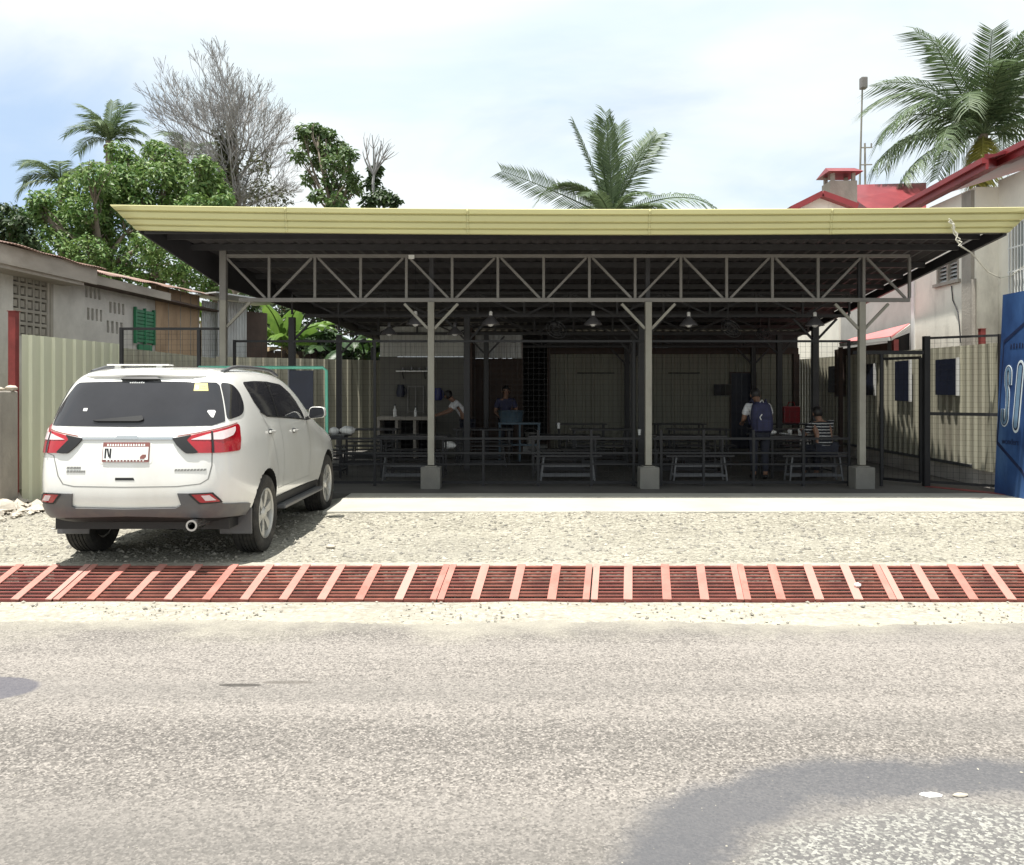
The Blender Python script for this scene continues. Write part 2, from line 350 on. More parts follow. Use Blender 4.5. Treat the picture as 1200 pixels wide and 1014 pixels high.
# ------------------------------------------------------------------ ground, road, slab
def ground_mat(name, dark, light, cell, band=None, dark_marks=(), bump=0.5, lump=0.9, lumpcol=None, white=0.0, lumpstretch=(1,1,1), contrast=1.0, rough=.9, speck=.35, lumpmix=.7, dust=None, broad=.9):
    m = bpy.data.materials.new(name); m.use_nodes = True; nt = m.node_tree; N = nt.nodes; L = nt.links
    b = N['Principled BSDF']; b.inputs['Roughness'].default_value = rough; b.inputs['Specular IOR Level'].default_value = 0.3
    tc = N.new('ShaderNodeTexCoord')
    vo = N.new('ShaderNodeTexVoronoi'); vo.inputs['Scale'].default_value = cell; L.new(tc.outputs['Object'], vo.inputs['Vector'])
    hs = N.new('ShaderNodeSeparateColor'); L.new(vo.outputs['Color'], hs.inputs[0])
    n1 = N.new('ShaderNodeTexNoise'); n1.inputs['Scale'].default_value = cell * .9; n1.inputs['Detail'].default_value = 6; n1.inputs['Roughness'].default_value = .7
    L.new(tc.outputs['Object'], n1.inputs['Vector'])
    def math2(op, a, bb):
        k = N.new('ShaderNodeMath'); k.operation = op
        for i, q in enumerate((a, bb)):
            if isinstance(q, (int, float)): k.inputs[i].default_value = q
            else: L.new(q, k.inputs[i])
        return k.outputs[0]
    v2 = N.new('ShaderNodeTexVoronoi'); v2.inputs['Scale'].default_value = cell * 1.45; L.new(tc.outputs['Object'], v2.inputs['Vector'])
    h2 = N.new('ShaderNodeSeparateColor'); L.new(v2.outputs['Color'], h2.inputs[0])
    sp_ = N.new('ShaderNodeMapRange'); L.new(h2.outputs[1], sp_.inputs['Value']); sp_.inputs['From Min'].default_value = .74; sp_.inputs['From Max'].default_value = .90; sp_.inputs['To Max'].default_value = speck
    sd_ = N.new('ShaderNodeMapRange'); L.new(h2.outputs[2], sd_.inputs['Value']); sd_.inputs['From Min'].default_value = .16; sd_.inputs['From Max'].default_value = .04; sd_.inputs['To Max'].default_value = -speck * .7
    fac = math2('ADD', math2('MULTIPLY', hs.outputs[0], 0.55 * contrast), math2('MULTIPLY', n1.outputs['Fac'], 0.75))
    fac = math2('ADD', fac, math2('ADD', sp_.outputs[0], sd_.outputs[0]))
    # broad variation
    mp = N.new('ShaderNodeMapping'); mp.inputs['Scale'].default_value = lumpstretch; L.new(tc.outputs['Object'], mp.inputs[0])
    n2 = N.new('ShaderNodeTexNoise'); n2.inputs['Scale'].default_value = lump; n2.inputs['Detail'].default_value = 6; n2.inputs['Roughness'].default_value = .6
    L.new(mp.outputs[0], n2.inputs['Vector'])
    fac = math2('ADD', fac, math2('MULTIPLY', math2('SUBTRACT', n2.outputs['Fac'], 0.5), broad))
    mr = N.new('ShaderNodeMapRange'); L.new(fac, mr.inputs['Value']); mr.inputs['From Min'].default_value = 0.2; mr.inputs['From Max'].default_value = 1.15
    mx = N.new('ShaderNodeMixRGB'); L.new(mr.outputs[0], mx.inputs[0]); mx.inputs[1].default_value = dark + (1,); mx.inputs[2].default_value = light + (1,)
    cs = mx.outputs[0]
    if lumpcol:
        n4 = N.new('ShaderNodeTexNoise'); n4.inputs['Scale'].default_value = lump * .7; n4.inputs['Detail'].default_value = 5
        mp4 = N.new('ShaderNodeMapping'); mp4.inputs['Scale'].default_value = lumpstretch; mp4.inputs['Location'].default_value = (7, 3, 0)
        L.new(tc.outputs['Object'], mp4.inputs[0]); L.new(mp4.outputs[0], n4.inputs['Vector'])
        r4 = N.new('ShaderNodeMapRange'); L.new(n4.outputs['Fac'], r4.inputs['Value']); r4.inputs['From Min'].default_value = .5; r4.inputs['From Max'].default_value = .68; r4.inputs['To Max'].default_value = lumpmix
        m4 = N.new('ShaderNodeMixRGB'); L.new(r4.outputs[0], m4.inputs[0]); L.new(cs, m4.inputs[1]); m4.inputs[2].default_value = lumpcol + (1,); cs = m4.outputs[0]
    if dust:     # dust washed on to the asphalt from the shoulder
        y0, y1, dc, da = dust
        sd = N.new('ShaderNodeSeparateXYZ'); L.new(tc.outputs['Object'], sd.inputs[0])
        nd = N.new('ShaderNodeTexNoise'); nd.inputs['Scale'].default_value = 1.1; nd.inputs['Detail'].default_value = 9; nd.inputs['Roughness'].default_value = .7; L.new(tc.outputs['Object'], nd.inputs['Vector'])
        yy_ = math2('ADD', sd.outputs[1], math2('MULTIPLY', math2('SUBTRACT', nd.outputs['Fac'], .5), 1.9))
        rd = N.new('ShaderNodeMapRange'); rd.interpolation_type = 'SMOOTHSTEP'; L.new(yy_, rd.inputs['Value']); rd.inputs['From Min'].default_value = y0; rd.inputs['From Max'].default_value = y1; rd.inputs['To Max'].default_value = da
        md_ = N.new('ShaderNodeMixRGB'); L.new(rd.outputs[0], md_.inputs[0]); L.new(cs, md_.inputs[1]); md_.inputs[2].default_value = dc + (1,); cs = md_.outputs[0]
    for (cx, cy, ax, ay, inner, col, amt) in dark_marks:
        # darker oval mark, ring-shaped where inner is set, edges broken up by noise
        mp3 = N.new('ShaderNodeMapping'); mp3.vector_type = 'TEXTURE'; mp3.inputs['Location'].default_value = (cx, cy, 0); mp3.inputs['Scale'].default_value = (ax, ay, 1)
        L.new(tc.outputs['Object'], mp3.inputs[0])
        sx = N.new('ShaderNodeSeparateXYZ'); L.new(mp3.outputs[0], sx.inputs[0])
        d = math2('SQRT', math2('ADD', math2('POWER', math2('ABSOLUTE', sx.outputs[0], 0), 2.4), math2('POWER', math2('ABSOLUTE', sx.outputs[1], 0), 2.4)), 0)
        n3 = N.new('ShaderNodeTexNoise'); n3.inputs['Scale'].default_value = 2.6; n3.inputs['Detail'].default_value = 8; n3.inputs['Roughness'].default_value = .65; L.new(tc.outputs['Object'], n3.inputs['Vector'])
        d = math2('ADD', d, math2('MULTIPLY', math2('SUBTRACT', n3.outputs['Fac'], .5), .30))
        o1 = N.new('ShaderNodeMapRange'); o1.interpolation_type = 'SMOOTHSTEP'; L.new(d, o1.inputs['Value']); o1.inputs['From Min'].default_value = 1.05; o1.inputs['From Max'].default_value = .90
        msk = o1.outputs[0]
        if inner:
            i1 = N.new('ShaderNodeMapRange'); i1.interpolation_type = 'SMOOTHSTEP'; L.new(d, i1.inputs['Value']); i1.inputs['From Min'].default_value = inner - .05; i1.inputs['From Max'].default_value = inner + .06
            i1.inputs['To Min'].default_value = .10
            # the middle of the ring: coarse pale speckles
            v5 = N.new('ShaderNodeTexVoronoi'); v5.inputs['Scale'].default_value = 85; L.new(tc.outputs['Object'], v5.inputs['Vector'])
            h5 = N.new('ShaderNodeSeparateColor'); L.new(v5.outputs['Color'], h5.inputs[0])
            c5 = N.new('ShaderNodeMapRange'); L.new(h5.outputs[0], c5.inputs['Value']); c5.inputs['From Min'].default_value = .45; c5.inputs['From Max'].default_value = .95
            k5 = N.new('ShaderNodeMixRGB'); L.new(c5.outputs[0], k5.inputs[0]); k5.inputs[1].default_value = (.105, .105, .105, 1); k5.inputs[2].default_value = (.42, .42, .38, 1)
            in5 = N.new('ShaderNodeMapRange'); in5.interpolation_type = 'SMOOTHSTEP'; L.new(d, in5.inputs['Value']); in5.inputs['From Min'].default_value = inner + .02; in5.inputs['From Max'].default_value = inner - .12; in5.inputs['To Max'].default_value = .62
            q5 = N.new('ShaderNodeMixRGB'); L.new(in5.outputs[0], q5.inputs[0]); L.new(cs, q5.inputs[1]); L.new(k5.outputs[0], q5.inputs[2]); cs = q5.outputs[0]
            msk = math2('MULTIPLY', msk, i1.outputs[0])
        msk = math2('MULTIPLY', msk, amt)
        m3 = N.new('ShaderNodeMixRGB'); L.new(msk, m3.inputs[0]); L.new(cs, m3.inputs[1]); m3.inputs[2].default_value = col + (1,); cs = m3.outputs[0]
    L.new(cs, b.inputs['Base Color'])
    bp = N.new('ShaderNodeBump'); bp.inputs['Strength'].default_value = bump; bp.inputs['Distance'].default_value = .012
    L.new(math2('ADD', vo.outputs['Distance'], n1.outputs['Fac']), bp.inputs['Height']); L.new(bp.outputs[0], b.inputs['Normal'])
    return m

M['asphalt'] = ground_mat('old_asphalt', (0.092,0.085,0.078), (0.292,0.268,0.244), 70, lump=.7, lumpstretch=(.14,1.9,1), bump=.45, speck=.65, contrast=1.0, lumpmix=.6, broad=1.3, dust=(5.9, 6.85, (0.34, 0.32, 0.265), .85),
    lumpcol=(0.135,0.127,0.118), dark_marks=[(1.95,2.45,1.74,1.64,.71,(0.082,0.084,0.093),.82), (-3.22,5.02,.42,.22,0,(0.075,0.075,0.095),.75), (-1.62,5.09,.13,.028,0,(0.04,0.037,0.033),.8), (-1.35,5.14,.16,.03,0,(0.09,0.08,0.07),.6)])
M['gravel'] = ground_mat('pale_gravel', (0.14,0.13,0.105), (0.41,0.388,0.32), 30, lump=.8, lumpstretch=(.6,1.2,1), bump=1.0, lumpcol=(0.30,0.285,0.245), lumpmix=.5)
M['verge'] = ground_mat('dusty_concrete', (0.22,0.205,0.17), (0.43,0.405,0.34), 22, lump=1.2, lumpstretch=(.5,1.3,1), bump=.5, contrast=.7, lumpcol=(0.34,0.32,0.26))
M['soil'] = ground_mat('soil', (0.10,0.085,0.06), (0.24,0.21,0.16), 10, lump=.3, lumpcol=(0.08,0.10,0.035))

def patch(name, x0, x1, y0, y1, zf, nx, ny, mt, kind='structure'):
    mb = MB(); vs = []; fs = []
    for j in range(ny + 1):
        for i in range(nx + 1):
            x = x0 + (x1 - x0) * i / nx; y = y0 + (y1 - y0) * j / ny
            vs.append((x, y, zf(x, y)))
    for j in range(ny):
        for i in range(nx):
            a = j * (nx + 1) + i; fs.append((a, a + 1, a + nx + 2, a + nx + 1))
    mb.add(vs, fs); o = mb.build(name, mt, None, 60); tag(o, kind=kind); return o

# one ground sheet to the horizon, with the lot standing on it as a raised bed
GY0, GY1, GN0 = 7.20, 7.70, 7.72           # grate near edge, far edge, lot edge
patch('ground', -900, 900, -900, 1500, lambda x, y: -0.62, 12, 12, M['soil'])
def lotz(x, y):
    n = mnoise.noise(Vector((x * .5, y * .5, 0))) * .022 + mnoise.noise(Vector((x * 1.7, y * 1.7, 3))) * .008
    rise = .078 * min(1, max(0, (y - 10.1) / .66)) * min(1, max(0, (x + 2.75) / .5))
    return n * min(1, max(0, (y - 7.9) / .5)) * min(1, max(0, (12.6 - y) / .6)) + rise
patch('parking_lot', -10, 10, 7.86, 12.68, lotz, 200, 96, M['gravel'])
mb = MB(); mb.box(-10, 12.66, -.6, 10, 60, -.012); mb.box(-10, 7.90, -.6, 10, 12.66, -.05)
tag(mb.build('lot_base', M['soil']), kind='structure')
mb = MB(); mb.box(-300, 7.86, -.6, -10, 400, -.02); mb.box(10, 7.86, -.6, 300, 400, -.02); mb.box(-10, 60, -.6, 10, 400, -.02)
tag(mb.build('land', M['soil']), kind='structure')
# concrete edges of the drain
mb = MB(); mb.box(-40, GN0, -.6, 40, 7.90, .028)
tag(mb.build('drain_kerb', M['verge'], bevel=.012), kind='structure')
mb = MB(); mb.box(-40, 7.18, -.6, 40, 7.75, -.50)
tag(mb.build('drain_bed', M['void']), kind='structure')
VZ = -0.158
patch('road_verge', -40, 40, 6.0, 7.18, lambda x, y: VZ - .008 + .012 * mnoise.noise(Vector((x * 1.3, y * 1.3, 8))), 320, 8, M['verge'])
mb = MB(); mb.box(-40, 7.0, -.6, 40, 7.178, VZ - .03)
tag(mb.build('drain_wall', M['verge']), kind='structure')
# asphalt with a ragged edge
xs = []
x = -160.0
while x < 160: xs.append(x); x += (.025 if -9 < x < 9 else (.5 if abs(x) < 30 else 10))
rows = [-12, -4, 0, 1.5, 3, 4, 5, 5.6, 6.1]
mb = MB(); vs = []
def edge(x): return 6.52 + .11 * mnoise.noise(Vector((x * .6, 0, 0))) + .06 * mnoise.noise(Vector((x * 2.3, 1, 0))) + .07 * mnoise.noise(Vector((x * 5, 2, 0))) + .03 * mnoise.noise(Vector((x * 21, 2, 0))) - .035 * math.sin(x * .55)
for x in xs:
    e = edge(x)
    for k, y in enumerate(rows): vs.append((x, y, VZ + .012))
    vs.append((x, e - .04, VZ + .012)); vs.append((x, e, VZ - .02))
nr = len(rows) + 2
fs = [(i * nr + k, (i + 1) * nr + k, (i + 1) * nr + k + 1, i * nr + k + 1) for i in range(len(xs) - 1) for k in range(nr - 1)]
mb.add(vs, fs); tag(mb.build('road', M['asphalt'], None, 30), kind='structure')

# pavilion slab
SZ = 0.10
mb = MB(); mb.box(-2.40, 10.78, -.05, 9.0, 12.7, SZ)
slab = tag(mb.build('slab_apron', M['concrete'], bevel=.01), kind='structure')
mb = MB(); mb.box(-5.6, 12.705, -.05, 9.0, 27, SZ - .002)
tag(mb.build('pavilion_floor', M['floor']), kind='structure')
mb = MB(); mb.prism([(6.55,13.55,SZ+.001),(6.72,13.62,SZ+.001),(7.95,11.55,SZ+.001),(7.78,11.48,SZ+.001)], (0,0,.006))
tag(mb.build('kerb_line', M['red_post']), kind='structure')

# loose stones: one uncountable mass
def scatter(name, n, xr, yr, zf, smin, smax, seed, mt, keep=lambda x, y: True):
    q = random.Random(seed); mb = MB()
    base = [(1,0,0),(-1,0,0),(0,1,0),(0,-1,0),(0,0,1),(0,0,-1)]
    F = [(0,2,4),(2,1,4),(1,3,4),(3,0,4),(2,0,5),(1,2,5),(3,1,5),(0,3,5)]
    for _ in range(n):
        x = q.uniform(*xr); y = q.uniform(*yr)
        if not keep(x, y): continue
        s = smin + (smax - smin) * q.random() ** 3
        a = q.uniform(0, 6.28); ca, sa = math.cos(a), math.sin(a); vs = []
        e = (s * q.uniform(.7, 1.4), s * q.uniform(.6, 1.1), s * q.uniform(.4, .8))
        for p in base:
            px, py, pz = [p[i] * e[i] * q.uniform(.75, 1.2) for i in range(3)]
            px += s * q.uniform(-.2, .2); py += s * q.uniform(-.2, .2)
            vs.append((x + px * ca - py * sa, y + px * sa + py * ca, zf(x, y) + e[2] * .25 + pz))
        mb.add(vs, F)
    o = mb.build(name, mt); tag(o, kind='stuff'); return o
scatter('gravel_stones', 17000, (-7.2, 8), (7.92, 11.6), lotz, .006, .030, 3, M['pebble'], keep=lambda x, y: y < 10.77 or x < -2.45)
scatter('verge_grit', 2600, (-7, 7), (6.38, 7.15), lambda x, y: VZ, .004, .018, 4, M['pebble'], keep=lambda x, y: mnoise.noise(Vector((x, y * 2, 5))) > -.1 or y > 7.08 or y < 6.52)
scatter('road_grit', 700, (-5, 5), (3.0, 6.5), lambda x, y: VZ + .012, .003, .007, 5, M['pebble'])
scatter('rubble', 420, (-8.0, -6.25), (10.6, 12.1), lambda x, y: 0.02 + .10 * max(0, min(1, (-6.5 - x) * 1.2)), .02, .13, 6, M['rock'])

def rock(loc, s, seed, label):
    mb = MB(); mb.ball((loc[0], loc[1], loc[2] + s[2] * .7), s[0], s[1], s[2], 10, 7, jit=.16, seed=seed)
    tag(mb.build('rock', M['rock'], None, 35), label, 'rock', 'stones on the gravel')
rock((-6.72, 11.25, .02), (.17,.14,.10), 1, 'pale angular rock in front of the green sheet fence, largest of the rubble')
rock((-7.05, 11.0, .05), (.13,.12,.10), 2, 'broken grey rock at the foot of the red post beside the concrete gatepost')
rock((-6.55, 10.8, .02), (.11,.10,.06), 3, 'flat pale rock lying nearest the white car in the rubble')
rock((-1.86, 8.75, .0), (.05,.035,.025), 4, 'small dark stone alone on the gravel right of the car')
tag(MB().ball((.49*3.70, 3.70, VZ+.014), .045, .022, .006, 10, 6, jit=.2, seed=5).build('litter_scrap', M['white_plastic'], None, 40), 'small white scrap of litter lying on the dark road patch', 'litter')
rock((.525*3.69, 3.69, VZ+.012), (.035,.014,.008), 7, 'dark chip of stone right of the white litter scrap on the road')
tag(MB().ball((.40*7.45, 7.36, -.062), .03, .022, .02, 10, 6, jit=.2, seed=6).build('crumpled_cup', M['white_plastic'], None, 40), 'small white crumpled cup lying on the drain grate', 'litter')

# ------------------------------------------------------------------ drain grates (one panel each)
SP = 0.3235
def gz(y): return -0.150 + (y - GY0) / (GY1 - GY0) * 0.19
SK = 0.075
def grate(x0, nb, label):
    "panel whose far-left corner is at x0, nb bays"
    o = thing('drain_grate', (x0, GY0, gz(GY0)), label, 'drain grate', 'red steel grate panels over the roadside drain')
    wid = nb * SP
    mb = MB(); q = random.Random(int(x0 * 77))
    n = 11
    for i in range(n):
        y = GY0 + .018 + (GY1 - GY0 - .036) * i / (n - 1); sk = SK * (y - GY1) / (GY1 - GY0)
        dz = q.uniform(-.002, .002)
        mb.box(x0 + .012 + sk, y - .0135, gz(y) - .012 + dz, x0 + wid - .012 + sk, y + .0135, gz(y) + dz)
    mb.build('bars', M['grate'], o)
    for k in range(nb + 1):
        w = .074; xc = x0 + k * SP
        if k == 0: xc += .030; w = .056
        if k == nb: xc -= .030; w = .056
        xc += q.uniform(-.006, .006)
        a = Vector((xc - SK, GY0 - .012, gz(GY0) + .004)); b = Vector((xc, GY1 + .012, gz(GY1) + .004))
        MB().bar(a, b, w, .010, (0,0,1)).build('cross_strip', M['strip'], o)
        MB().box(xc - SK - w * .42, GY0 - .012, gz(GY0) - .04, xc - SK + w * .42, GY0 + .012, gz(GY0) - .002).build('foot_block', M['grate'], o)
    for y in (GY0 + .004, GY1 - .004):
        sk = SK * (y - GY1) / (GY1 - GY0)
        MB().box(x0 + .012 + sk, y - .004, gz(y) - .045, x0 + wid - .012 + sk, y + .004, gz(y) - .002).build('edge_angle', M['grate'], o)
    return o
px = lambda x: (x - 600) / 1000 * 7.70
J = px(695)
grate(J - 14 * SP - 4 * SP, 4, 'red drain grate panel at the far left edge, cut off by the photo frame')
grate(J - 14 * SP, 10, 'longest red drain grate panel, running along behind the white car')
grate(J - 4 * SP, 4, 'red drain grate panel directly right of the longest panel, left of the middle post')
grate(J, 4, 'red drain grate panel with the white cup lying on it')
grate(J + 4 * SP, 4, 'red drain grate panel in line with the right front post of the pavilion')
grate(J + 8 * SP, 4, 'red drain grate panel at the far right, in line with the open mesh door')
grate(J + 12 * SP, 4, 'red drain grate panel cut off by the right edge of the photo')

# ------------------------------------------------------------------ corrugated sheets
def corr(p, q, zb, zt, pitch=.25, dep=.03, zt2=None, zb2=None, th=True, flat=.55):
    "upright ribbed sheet from p to q (xy)"
    p = Vector((p[0], p[1], 0)); q = Vector((q[0], q[1], 0)); d = (q - p); Ln = d.length; d.normalize(); nrm = Vector((d.y, -d.x, 0))
    zt2 = zt if zt2 is None else zt2; zb2 = zb if zb2 is None else zb2
    pts = []; s = 0
    fl = pitch * flat; sl = pitch * .09; rb = pitch - fl - 2 * sl
    seq = [(0, 0), (fl, 0), (fl + sl, 1), (fl + sl + rb, 1)]
    while s < Ln:
        for a, h in seq:
            if s + a < Ln: pts.append((s + a, h))
        s += pitch
    pts.append((Ln, 0))
    mb = MB(); vs = []; fs = []
    for a, h in pts:
        t = a / Ln; b0 = p + d * a + nrm * (h * dep)
        vs.append((b0.x, b0.y, zb + (zb2 - zb) * t)); vs.append((b0.x, b0.y, zt + (zt2 - zt) * t))
    n = len(pts)
    for i in range(n - 1): fs.append((2 * i, 2 * i + 2, 2 * i + 3, 2 * i + 1))
    mb.add(vs, fs)
    return mb
def sheet_obj(mb, name, mt, parent=None):
    o = mb.build(name, mt, parent)
    md = o.modifiers.new('thick', 'SOLIDIFY'); md.thickness = .004; md.offset = 0
    return o
# ------------------------------------------------------------------ open pavilion
pav = thing('open_pavilion', (0.5, 13.4, SZ), 'large open sided pavilion with olive metal fascia and grey steel roof trusses', 'pavilion')
KX = 0.09
def roofz(y): return 3.93 - 0.058 * (y - 11.7)
RX0, RX1 = -5.12, 6.78
def rx(x, y): return x + KX * (y - 11.7)
RY1 = 25.2
# roof sheet (ribs run front to back)
mb = MB(); vs = []; fs = []
nx = 119
for j, y in enumerate((11.72, 14.5, 18, 22, RY1)):
    for i in range(nx + 1):
        x = RX0 + (RX1 - RX0) * i / nx
        vs.append((rx(x, y), y, roofz(y) + (.035 if i % 2 else 0)))
for j in range(4):
    for i in range(nx):
        a = j * (nx + 1) + i; fs.append((a, a + 1, a + nx + 2, a + nx + 1))
mb.add(vs, fs); o = mb.build('roof', M['soffit'], pav); md = o.modifiers.new('t', 'SOLIDIFY'); md.thickness = .01; md.offset = 1
# front fascia: ribbed metal crown, upper edge longer than the lower
prof = [(0, 0), (-.030, .006), (-.034, .052), (-.018, .060), (-.018, .070), (-.050, .082), (-.052, .138), (-.034, .146), (-.034, .158), (-.072, .170),
        (-.074, .238), (-.056, .246), (-.056, .258), (-.096, .270), (-.100, .325), (-.085, .333), (-.02, .333)]
N_ = 48; mb = MB(); vs = []
for i in range(N_ + 1):
    t = i / N_
    for (dy, dz) in prof:
        e = dz / .333
        x0 = RX0 - .02 - .33 * e; x1 = RX1 + .02 + .33 * e
        x = x0 + (x1 - x0) * t
        sag = -.035 * (1 - (2 * t - 1) ** 2) + (.03 * (1 - t) ** 3)
        vs.append((x, 11.70 + dy, 3.79 + dz + sag ))
k = len(prof)
fs = [(i * k + j, i * k + j + 1, (i + 1) * k + j + 1, (i + 1) * k + j) for i in range(N_) for j in range(k - 1)]
mb.add(vs, fs); fo = mb.build('fascia', M['fascia'], pav, 25); md = fo.modifiers.new('t', 'SOLIDIFY'); md.thickness = .006; md.offset = 0
for xl in (-3.1, -.62, 1.86, 4.34):     # overlaps between the fascia sheets
    mb = MB(); vs = []
    t = (xl - RX0) / (RX1 - RX0); sag = -.035 * (1 - (2 * t - 1) ** 2) + (.03 * (1 - t) ** 3)
    for (dy, dz) in prof[:-1]:
        vs += [(xl, 11.694 + dy, 3.79 + dz + sag), (xl + .03, 11.694 + dy, 3.79 + dz + sag)]
    mb.add(vs, [(2*i, 2*i+1, 2*i+3, 2*i+2) for i in range(len(prof) - 2)])
    lo_ = mb.build('sheet_lap', M['fascia'], fo, 25); md = lo_.modifiers.new('t', 'SOLIDIFY'); md.thickness = .004
MB().bar((RX0 + .05, 11.78, 3.86), (RX1 - .05, 11.78, 3.86), .06, .14).build('eave_beam', M['steel_dark'], pav)
# left hanging side panel and right verge
mb = MB(); a = [Vector((rx(RX0, 11.72), 11.72, 3.80)), Vector((rx(-4.93, 13.9), 13.9, 3.33)), Vector((rx(-4.93, 19.5), 19.5, 3.24)), Vector((rx(-4.93, RY1), RY1, 3.0))]
b_ = [Vector((p.x, p.y, roofz(p.y) + .03)) for p in a]
for i in range(3): mb.add([a[i], a[i+1], b_[i+1], b_[i]], [(0,1,2,3)])
o = mb.build('side_panel', M['steel_dark'], pav); md = o.modifiers.new('t', 'SOLIDIFY'); md.thickness = .03; md.offset = 0
MB().bar((rx(RX1, 11.75), 11.75, 3.84), (rx(RX1, RY1), RY1, roofz(RY1) - .05), .05, .16).build('verge_beam', M['steel_dark'], pav)
# purlins
for i, y in enumerate((12.3, 13.0, 14.3, 15.3, 16.3, 17.4, 18.5, 19.6, 20.8, 22.0, 23.2, 24.4)):
    MB().bar((rx(RX0 + .1, y), y, roofz(y) - .045), (rx(RX1 - .1, y), y, roofz(y) - .045), .05, .09).build('purlin', M['steel_dark'], pav)
# trusses
def truss(y, x0, x1, zb, zt, mt, pitch=.70, name='truss'):
    t = bpy.data.objects.new(name, None); COL.objects.link(t); t.parent = pav; t.location = Vector((rx(x0, y), y, zb)) - wloc(pav)
    X0, X1 = x0 + KX * (y - 13.4), x1 + KX * (y - 13.4)
    MB().bar((X0, y, zt), (X1, y, zt), .05, .05).build('top_chord', mt, t)
    MB().bar((X0 + .25, y, zb), (X1, y, zb), .06, .06).build('bottom_chord', mt, t)
    n = round((X1 - X0) / pitch); p = (X1 - X0) / n
    for i in range(n + 1):
        x = X0 + i * p; MB().bar((x, y, zb + .03), (x, y, zt - .025), .04, .04, (0,1,0)).build('upright', mt, t)
        if i < n:
            a, b = ((x + .05, zt - .03), (x + p - .06, zb + .03)) if i % 2 == 0 else ((x + .06, zb + .03), (x + p - .05, zt - .03))
            MB().bar((a[0], y + .003, a[1]), (b[0], y + .003, b[1]), .035, .035, (0,1,0)).build('diagonal', mt, t)
    return t
ROWS = [13.4, 16.5, 19.6, 22.7]
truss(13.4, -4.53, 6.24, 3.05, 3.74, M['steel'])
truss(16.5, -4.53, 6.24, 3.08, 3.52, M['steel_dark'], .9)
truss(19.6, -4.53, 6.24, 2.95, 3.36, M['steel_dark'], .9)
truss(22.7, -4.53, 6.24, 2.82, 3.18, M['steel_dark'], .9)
# posts with footings and knee braces
def post(x, y, zt, w, mt, foot=True, brace=True, sides=(-1, 1)):
    X = x + KX * (y - 13.4)
    p = MB().box(X - w / 2, y - w / 2, SZ + (.36 if foot else 0), X + w / 2, y + w / 2, zt).build('post', mt, pav, bevel=.006)
    if foot:
        MB().box(X - .152, y - .152, SZ - .01, X + .152, y + .152, SZ + .335).build('footing', M['footing'], p, bevel=.012)
        MB().box(X - .09, y - .09, SZ + .335, X + .09, y + .09, SZ + .347).build('base_plate', mt, p)
    if brace:
        for s in sides:
            MB().bar((X + s * .05, y, zt - .42), (X + s * .42, y, zt - .03), .04, .04, (0,1,0)).build('knee_brace', mt, p)
    return p
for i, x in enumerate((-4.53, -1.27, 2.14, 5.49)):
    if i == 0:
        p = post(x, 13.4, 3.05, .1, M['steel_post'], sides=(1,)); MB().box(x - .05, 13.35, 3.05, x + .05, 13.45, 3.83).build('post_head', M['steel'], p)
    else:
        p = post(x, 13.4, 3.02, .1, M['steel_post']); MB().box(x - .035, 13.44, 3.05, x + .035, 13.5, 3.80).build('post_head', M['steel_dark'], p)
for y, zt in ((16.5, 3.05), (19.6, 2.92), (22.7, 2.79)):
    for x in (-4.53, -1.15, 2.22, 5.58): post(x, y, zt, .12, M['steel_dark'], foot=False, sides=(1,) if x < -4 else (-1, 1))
for x, y in ((0.94, 13.36), (3.0, 13.36)):
    pass
MB().box(-1.62, 13.34, 3.69, -1.53, 13.375, 3.75).build('junction_box', M['white_plastic'], pav)

# ------------------------------------------------------------------ rear walls of the pavilion: one thing each
pw = thing('kitchen_wall', (-2, 19.8, SZ), 'grey concrete kitchen wall with white ribbed sheet above, at the back left of the pavilion', 'wall')
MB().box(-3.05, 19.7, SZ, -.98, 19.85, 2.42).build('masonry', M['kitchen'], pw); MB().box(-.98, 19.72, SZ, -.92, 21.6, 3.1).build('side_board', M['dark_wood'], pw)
sheet_obj(corr((-3.05, 19.72), (-.98, 19.72), 2.425, 3.12, .1, .015), 'upper_sheet', mat('white_ribbed_sheet', (0.5, 0.5, 0.47), .5, .08, 2), pw)
pw = thing('rear_wall', (0, 21.5, SZ), 'dark rear wall with grey ribbed sheet above, left of the doorway in the pavilion', 'wall')
MB().box(-.97, 21.4, SZ, .28, 21.5, 2.45).build('wall_board', M['dark_wood'], pw)
sheet_obj(corr((-.97, 21.42), (.26, 21.42), 2.455, 3.05, .14, .02), 'upper_sheet', M['galv'], pw)
pt = thing('sheet_partition', (4.3, 23, SZ), 'long pale olive ribbed sheet partition closing the back of the pavilion', 'partition')
def part_sheet(x0, x1, z0, z1, y=23.0): return sheet_obj(corr((x0, y), (x1, y), z0, z1, .24, .025), 'sheet', M['partition'], pt)
part_sheet(1.03, 5.86, SZ, 2.63); part_sheet(6.58, 7.55, SZ, 2.63); part_sheet(5.87, 6.57, 2.15, 2.63)
MB().box(1.03, 23.08, SZ, 7.6, 23.11, 2.63).build('backing', M['void'], pt)
MB().box(.95, 22.93, 2.63, 7.70, 23.05, 2.80).build('header_beam', M['dark_wood'], pt)
MB().box(7.56, 22.9, SZ, 7.72, 23.05, 2.63).build('end_post', M['dark_wood'], pt)
MB().box(.95, 22.9, SZ, 1.03, 23.05, 2.63).build('end_post', M['dark_wood'], pt)
MB().box(.95, 23.0, 2.80, 3.68, 23.04, 3.2).build('upper_board', M['soffit'], pt)
MB().box(4.2, 23.0, 2.80, 7.7, 23.04, 3.2).build('upper_board', M['soffit'], pt)
for x in (3.80, 3.92, 4.04): MB().box(x, 22.99, 2.80, x + .05, 23.05, 3.2).build('mullion', M['dark_wood'], pt)
MB().box(3.68, 23.0, 2.87, 4.2, 23.04, 3.2).build('upper_board', M['soffit'], pt)
